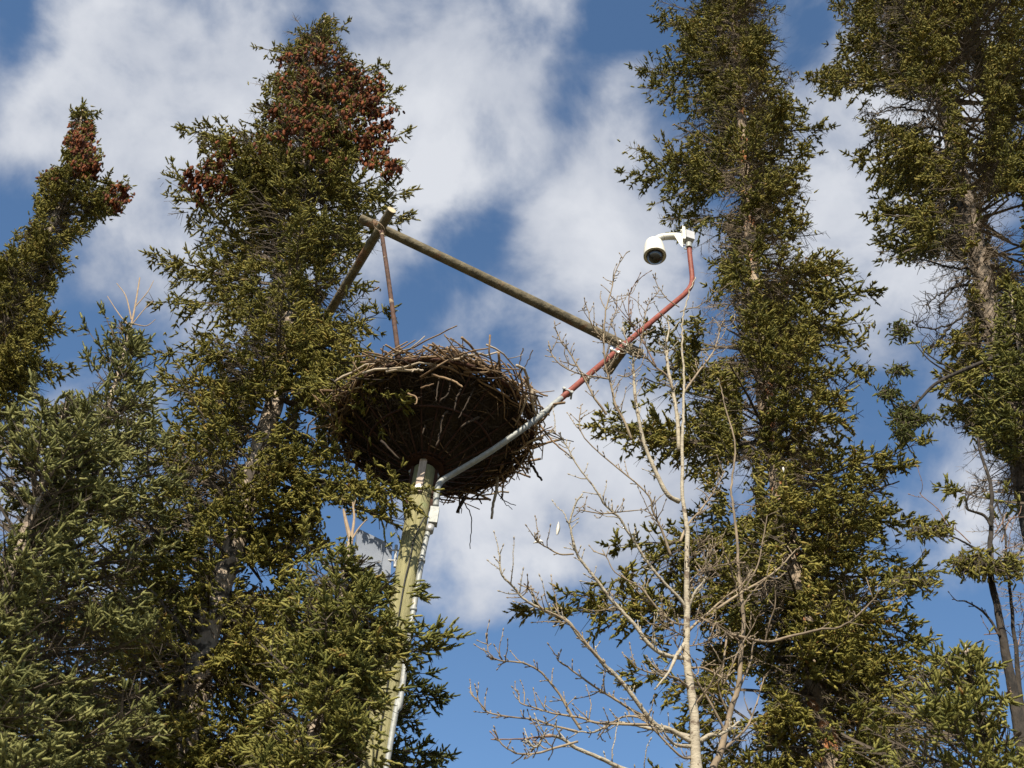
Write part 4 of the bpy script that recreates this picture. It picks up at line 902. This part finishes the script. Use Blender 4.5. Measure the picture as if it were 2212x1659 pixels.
# ------------------------------------------------------------------ bare broadleaf trees
def bare_tree(name, label, trunk, Y, r0, r1, branches, bark, twigm, seed, twig_d=.085, extra=.0, cat='tree'):
    rg = np.random.default_rng(seed)
    tp = [P(x, y, Y) for x, y in trunk]; tp.sort(key=lambda q: q[2]); ft = tp[0].copy(); ft[2] = -.04
    th = thing(name, label, cat, ft + [0, 0, .04])
    line = smooth_line(np.vstack([[ft], [tp[0] * .6 + ft * .4], [tp[0] * .92 + ft * .08], tp]), 8); f = np.clip((line[:, 2] - tp[0][2]) / (line[-1, 2] - tp[0][2]), -.1, 1); f0 = f; f = np.maximum(f, 0)
    line = line + np.cumsum(rg.normal(0, .0055, line.shape), 0) * [1, 1, 0] * np.clip(f, 0, 1)[:, None]
    rr = (r0 * np.interp(f, [0, .03, .25, .45, .7, .9, 1], [1.25, 1, .62, .42, .27, .17, .10]) + r1 * .3)[:, None] * (1 + rg.normal(0, .03, (len(line), 12)))
    mb = MB(); mb.tube(line, rr, 12); mb.build('trunk', M_[bark], th, smooth=True)

    def twigs(mb, ln, r, dens):
        L = np.linalg.norm(np.diff(ln, axis=0), axis=1).sum(); n = int(L / twig_d * dens)
        for i in range(n):
            t = rg.uniform(.12, .99); k = min(int(t * (len(ln) - 1)), len(ln) - 2); p = ln[k] + (ln[k + 1] - ln[k]) * rg.random()
            d = ln[k + 1] - ln[k]; d /= np.linalg.norm(d); s = rg.normal(0, 1, 3); s -= d * (s @ d); s /= np.linalg.norm(s)
            l = rg.choice([.025, .05, .11, .2], p=[.35, .35, .2, .1]) * rg.uniform(.7, 1.4)
            v = d * .6 + s * .8; q = [p]; m = max(2, int(l / .035))
            for _ in range(m):
                v = v + np.array([0, 0, .22]) + rg.normal(0, .18, 3); v /= np.linalg.norm(v); q.append(q[-1] + v * l / m)
            q = np.array(q); mb.tube(q, np.linspace(min(.0042, r * .5), .0022, len(q)), 5)
            e = q[-1]; mb.tube([e - v * .004, e + v * .010, e + v * .020], [.0026, .0052, .0008], 5)      # bud
            if l > .09:
                for w_ in q[1:-1]:
                    s2 = rg.normal(0, 1, 3); s2 /= np.linalg.norm(s2); mb.tube([w_, w_ + (v + s2) * .012], [.0032, .0016], 4)
    for br in branches:
        pts, r, dy = br[:3]; ye = np.linspace(0, dy, len(pts)); yb = br[3] if len(br) > 3 else 0
        ln = smooth_line([P(x, y, Y + yb + e) for (x, y), e in zip(pts, ye)], 6)
        ln = ln + np.cumsum(rg.normal(0, .0025, ln.shape), 0) * np.linspace(0, 1, len(ln))[:, None]
        mb = MB(); mb.tube(ln, np.linspace(r * .82, max(.0032, r * .27), len(ln)) * (1 + rg.normal(0, .04, len(ln))), 8)
        twigs(mb, ln, r, br[4] if len(br) > 4 else 1.0)
        mb.build('branch', M_[br[5] if len(br) > 5 else (twigm if r < .0125 else bark)], th, smooth=True)
    return th


c5 = crop(1150, 1200, 2.457); c3 = crop(1300, 500, 3.318); c4 = crop(1500, 550, 2.37); c6 = crop(1750, 1175, 2.371)
f5 = lambda *a: [c5(x, y) for x, y in a]; f3 = lambda *a: [c3(x, y) for x, y in a]; f4 = lambda *a: [c4(x, y) for x, y in a]; f6 = lambda *a: [c6(x, y) for x, y in a]
asp = [
    (f5((1290, 740), (1265, 660), (1150, 540), (1060, 430), (985, 320), (930, 240), (870, 150), (790, 80), (735, 0)) + [(1240, 1005), (1212, 960), (1186, 938)], .014, -.5),
    (f5((1310, 1000), (1200, 990), (1120, 960), (1050, 900), (985, 810), (900, 715), (830, 645), (770, 570), (700, 490), (640, 410), (615, 360), (590, 270), (580, 200), (610, 110), (660, 35)), .018, -.4),
    (f5((615, 375), (530, 375), (450, 330), (390, 290), (370, 240)), .007, -.1, -.4),
    (f5((1320, 1500), (1200, 1430), (1110, 1400), (1040, 1320), (960, 1210), (880, 1110), (800, 1040), (720, 950), (640, 870), (560, 770), (430, 715), (320, 650), (230, 550), (180, 490), (170, 370)), .019, -.6),
    (f5((800, 1030), (690, 910), (610, 820), (510, 750), (400, 690), (330, 570), (310, 600)), .009, -.1, -.4),
    (f5((1310, 1470), (1200, 1440), (1100, 1425), (950, 1390), (850, 1385), (740, 1440), (640, 1440)), .017, .4),
    (f5((1110, 1390), (1000, 1350), (900, 1350), (800, 1400), (740, 1470)), .010, .2, .1),
    (f5((1080, 1370), (950, 1300), (830, 1220), (720, 1150), (600, 1060), (530, 1010), (525, 960)), .011, -.3),
    (f5((660, 1430), (600, 1340), (530, 1220), (460, 1130), (400, 1070), (320, 1030), (240, 1020), (150, 1000), (100, 950), (80, 830)), .011, -.2, .3),
    (f5((1330, 1720), (1100, 1720), (900, 1659), (750, 1590), (620, 1540), (530, 1475), (430, 1470), (380, 1530), (300, 1480)), .019, -.4),
    (f5((1100, 1400), (780, 1390), (680, 1360), (560, 1340), (440, 1310), (330, 1270), (310, 1210)), .011, .2, .1),
    (f5((640, 1440), (480, 1400), (390, 1370), (250, 1355), (100, 1330), (40, 1270), (5, 1170)), .009, .1, .3),
    (f5((640, 1500), (500, 1540), (400, 1570), (280, 1570), (190, 1520), (130, 1440)), .009, -.2, -.3),
    (f5((490, 1465), (400, 1475), (330, 1480), (120, 1478)), .010, -.1, -.3, .6, 'bud'),
    (f5((1320, 1530), (1225, 1520), (1180, 1480), (1120, 1400)), .016, -.2),
    (f5((1320, 1600), (1250, 1580), (1080, 1400), (1040, 1330)), .010, -.3),
    (f5((1310, 830), (1370, 770), (1460, 690), (1600, 580), (1690, 480)), .012, .2),
    (f5((1300, 700), (1340, 620), (1400, 540), (1410, 500)), .014, -.1),
    (f5((1290, 900), (1225, 1000), (1190, 1080), (1105, 1185)), .018, -.2, 0, .15),
    (f5((1370, 1500), (1440, 1460), (1490, 1460), (1560, 1410), (1610, 1370)), .018, .1),
    (f5((1255, 300), (1300, 200), (1380, 110), (1460, -10), (1520, -130)), .012, .2),
    (f5((1200, 390), (1150, 250), (1090, 120), (1040, 0)) + [(1265, 950), (1256, 880)], .012, -.3),
    (f4((378, 1600), (310, 1560), (250, 1450), (180, 1290), (140, 1150), (115, 1000), (100, 850), (92, 760)) + f3((770, 1200), (740, 1120), (700, 1020)), .021, -.3),
    (f4((100, 1240), (60, 1140), (10, 1050)) + f3((650, 1520), (630, 1430), (600, 1330), (585, 1200), (580, 1060), (590, 900), (620, 770), (660, 620), (700, 500), (765, 400)), .012, -.3, -.2),
    (f3((600, 1700), (560, 1640), (500, 1560), (440, 1440), (370, 1310), (300, 1190), (250, 1120), (215, 1020), (200, 940)), .011, -.2, -.3),
    (f3((620, 1410), (540, 1400), (420, 1385), (300, 1350), (200, 1290), (150, 1210), (130, 1130)), .008, -.1, -.35),
    (f3((370, 1310), (300, 1290), (255, 1210), (250, 1130)), .005, -.1, -.4),
    (f3((1140, 1500), (1095, 1390), (1000, 1310), (930, 1240), (830, 1210), (700, 1140), (590, 1070), (510, 980), (470, 850), (450, 760)), .010, -.3),
    (f4((374, 1300), (362, 1100), (330, 930), (300, 800), (295, 720)) + f3((1070, 1230), (1090, 1100), (1100, 1000), (1080, 930)), .019, .1),
    (f3((1220, 1530), (1290, 1430), (1380, 1310), (1470, 1180), (1520, 1040), (1560, 930)), .012, .3),
    (f3((1195, 870), (1260, 840), (1340, 820), (1400, 780), (1430, 740)), .006, -.1),
    (f3((1190, 830), (1100, 770), (1020, 680), (965, 590)), .006, -.1),
    (f3((1000, 1310), (880, 1080), (800, 980), (775, 880), (780, 740), (830, 635)), .008, -.2, -.2, 1.0, 'bud'),
    (f3((850, 1240), (900, 1000), (920, 880), (960, 780), (1050, 690)), .006, -.1, -.2),
    (f3((690, 1380), (780, 1390), (880, 1320), (910, 1270)), .006, -.1, -.3),
    (f3((700, 1140), (660, 1010), (640, 960), (670, 830), (670, 720)), .006, -.1, -.3),
    (f3((1000, 1310), (870, 1180), (750, 1130)), .006, -.1, -.2),
    (f6((0, 740), (150, 640), (290, 560), (390, 480), (470, 390)), .012, .1),
    (f5((1345, 1280), (1420, 1180), (1480, 1080), (1520, 1000)), .010, -.3),
    (f5((1330, 1200), (1250, 1130), (1180, 1100), (1080, 1080), (990, 1040), (920, 960)), .009, -.3),
    (f5((1300, 1060), (1400, 1060), (1500, 1110), (1550, 1150)), .009, -.2),
    (f5((1290, 800), (1230, 790), (1150, 740), (1090, 660), (1020, 570), (950, 520), (880, 460), (830, 330)), .010, -.3),
    (f5((900, 715), (850, 690), (800, 700)), .006, -.1, -.3),
    (f5((1290, 620), (1360, 540), (1430, 420), (1480, 330)), .006, .2, 0, 3.0, 'dead'), (f5((1295, 560), (1380, 480), (1500, 440), (1600, 430)), .006, .2, 0, 3.0, 'dead'), (f5((1290, 780), (1380, 760), (1470, 800), (1560, 850)), .006, -.1, 0, 3.0, 'dead'), (f5((1280, 500), (1330, 380), (1400, 300)), .006, -.2, 0, 3.0, 'dead'), (f5((1295, 880), (1220, 840), (1120, 790)), .006, -.2, 0, 3.0, 'dead'), (f5((1300, 930), (1400, 900), (1480, 830)), .005, .1, 0, 3.0, 'dead'),
    (f5((840, 130), (930, 120), (1060, 110)), .006, .1, -.4), (f5((840, 130), (760, 130), (660, 110), (640, 90)), .006, .1, -.4),
]
bare_tree('bare_aspen', 'leafless pale-barked tree spreading twiggy branches across the red pipe', f5((1352, 1700), (1345, 1500), (1340, 1330), (1320, 1180), (1300, 1040), (1292, 900), (1290, 740), (1283, 560), (1272, 300), (1262, 150), (1247, 20)) + f4((372, 1200), (372, 1060), (382, 900), (368, 700), (370, 600), (380, 500), (402, 400), (440, 320)), 6.5, .030, .0035, asp, 'birch', 'twig', 41, .034)
asp2 = [
    (f5((1525, 1440), (1450, 1300), (1350, 1130), (1260, 960), (1200, 860)), .011, -.2), (f6((60, 880), (100, 890), (290, 930), (450, 890), (600, 855), (700, 845), (800, 790), (890, 700), (940, 640)), .014, -.5),
    (f5((1540, 1330), (1490, 1200), (1480, 1090)), .009, -.1), (f5((1610, 1180), (1680, 1020), (1700, 900)), .010, .2), (f5((1612, 900), (1530, 830), (1470, 790)), .009, -.2), (f5((1615, 720), (1660, 640), (1720, 560)), .010, .1),
    (f5((1600, 580), (1560, 480), (1550, 380)), .008, -.2), (f6((150, 640), (240, 480), (270, 320), (280, 200)), .008, -.1), (f5((1500, 1560), (1640, 1430), (1700, 1300), (1760, 1100)), .012, .2), (f6((280, 930), (300, 830), (330, 720), (330, 600)), .008, -.2), (f6((60, 880), (30, 1180), (130, 980), (200, 880), (240, 800)), .008, -.2)]
bare_tree('bare_aspen', 'thinner darker leafless stem right of the white trunk, before the tall spruce', f5((1440, 1720), (1490, 1580), (1525, 1440), (1560, 1310), (1600, 1180), (1610, 1000), (1620, 800), (1600, 560), (1580, 300), (1555, 100), (1552, 0)) + f4((690, 1300), (640, 1040), (600, 900)), 6.8, .020, .006, asp2, 'dead', 'dead', 43, .06)
# dead dark snag at the right
sng = [(f6((1590, 265), (1550, 200), (1450, 160), (1460, 90), (1520, 40), (1470, 20)), .016, -.1, 0, .6), (f6((1590, 410), (1500, 390), (1420, 350), (1330, 320), (1270, 330)), .014, -.1, 0, .8), (f6((1330, 250), (1280, 160), (1190, 90), (1170, 60)), .005, 0, 0, .8), (f6((1470, 360), (1400, 290), (1330, 240)), .006, 0, 0, .8),
       (f6((1640, 900), (1580, 800), (1520, 740), (1450, 700), (1370, 690)), .014, -.1, 0, 1.2), (f6((1630, 880), (1550, 890)), .006, -.1), (f6((1660, 400), (1700, 380), (1770, 350)), .006, .1), (f6((1610, 300), (1650, 250), (1690, 180)), .006, .1), (f6((1680, 1230), (1700, 1200)), .012, -.1)]
bare_tree('dead_snag', 'thin blackened dead tree with crooked side branches near the right edge', f6((1600, 0), (1612, 200), (1612, 400), (1640, 680), (1690, 1000), (1730, 1250), (1770, 1500), (1810, 1760)) + [(2122, 945)], 7.4, .050, .016, sng, 'bark_dark', 'bud', 47, .09)
bare_tree('dead_snag', 'slender second dead stem rising right beside the blackened dead tree', f6((1590, 110), (1640, 300), (1690, 620), (1720, 900), (1740, 1180), (1790, 1500), (1830, 1760)), 7.5, .030, .008, [(f6((1730, 1000), (1770, 850)), .006, .1), (f6((1700, 700), (1745, 760)), .005, .1), (f6((1650, 350), (1700, 220), (1780, 200)), .008, .1)], 'bark_dark', 'bud', 48, .10)
# green spray growing across the snag
sp_ = MB(); sw_ = MB(); rg = np.random.default_rng(8)
for (x, y, rx, ry, n) in ((1970, 1260, 60, 16, 110), (2010, 1150, 50, 14, 130), (2140, 1225, 70, 26, 330), (2090, 1215, 40, 18, 110)):
    q = np.array([P(x + rg.uniform(-1, 1) * rx, y + rg.normal(0, .6) * ry, 7.3 + rg.normal(0, .12)) for _ in range(n)])
    cc = q.mean(0); md = cc + (q - cc) * [.8, .8, .5]; sw_.segs(np.repeat(cc[None], n, 0), md, .005, .003); sw_.segs(md, q, .003, .002)
    shoots(sp_, q, rg.normal(0, 1, (n, 3)), rg.uniform(.045, .075, n), rg.uniform(.015, .02, n), np.clip(rg.normal(.4, .18, n), 0, 1), rg, 24, .0022)
sp_.build('needle_tuft', M_['olive'], tr); tag(sw_.build('tuft_twigs', M_['limb'], tr), kind='stuff')

# ------------------------------------------------------------------ white feathers caught in the twigs
rg = np.random.default_rng(77)
fe = [(c5(525, 222), .10, 6.2, 'pale long feather caught at the tip of an upper aspen twig'), (c5(400, 300), .06, 6.2, 'fluffy white feather hooked on the leftmost upper aspen twig'),
      (c4(975, 1415), .06, 8.3, 'plump white feather lying on a spruce bough right of the aspen')]
for (xy, L, Y, lab) in fe:
    c = P(*xy, Y); d = rg.normal(0, 1, 3); d[1] *= .3; d /= np.linalg.norm(d); s = np.cross(d, [0, 1.0, .2]); s /= np.linalg.norm(s); mb = MB(); n = 9; v = []
    for i in range(n):
        t = i / (n - 1); wd = .012 * math.sin(math.pi * min(1, t * .9 + .12)) + .001; p = c + d * L * (t - .5) + s * .012 * t * t + np.array([0, -.008 * math.sin(t * 3), 0])
        v += [p - s * wd, p + np.array([0, -.003, 0]), p + s * wd, p + np.array([0, .002, 0])]
    f = []
    for i in range(n - 1):
        for j in range(4): f.append([i * 4 + j, i * 4 + (j + 1) % 4, i * 4 + 4 + (j + 1) % 4, i * 4 + 4 + j])
    mb.add(v, f); tag(mb.build('white_feather', M_['feather'], None, c, smooth=True), lab, 'feather', 'white feathers caught in the branches')
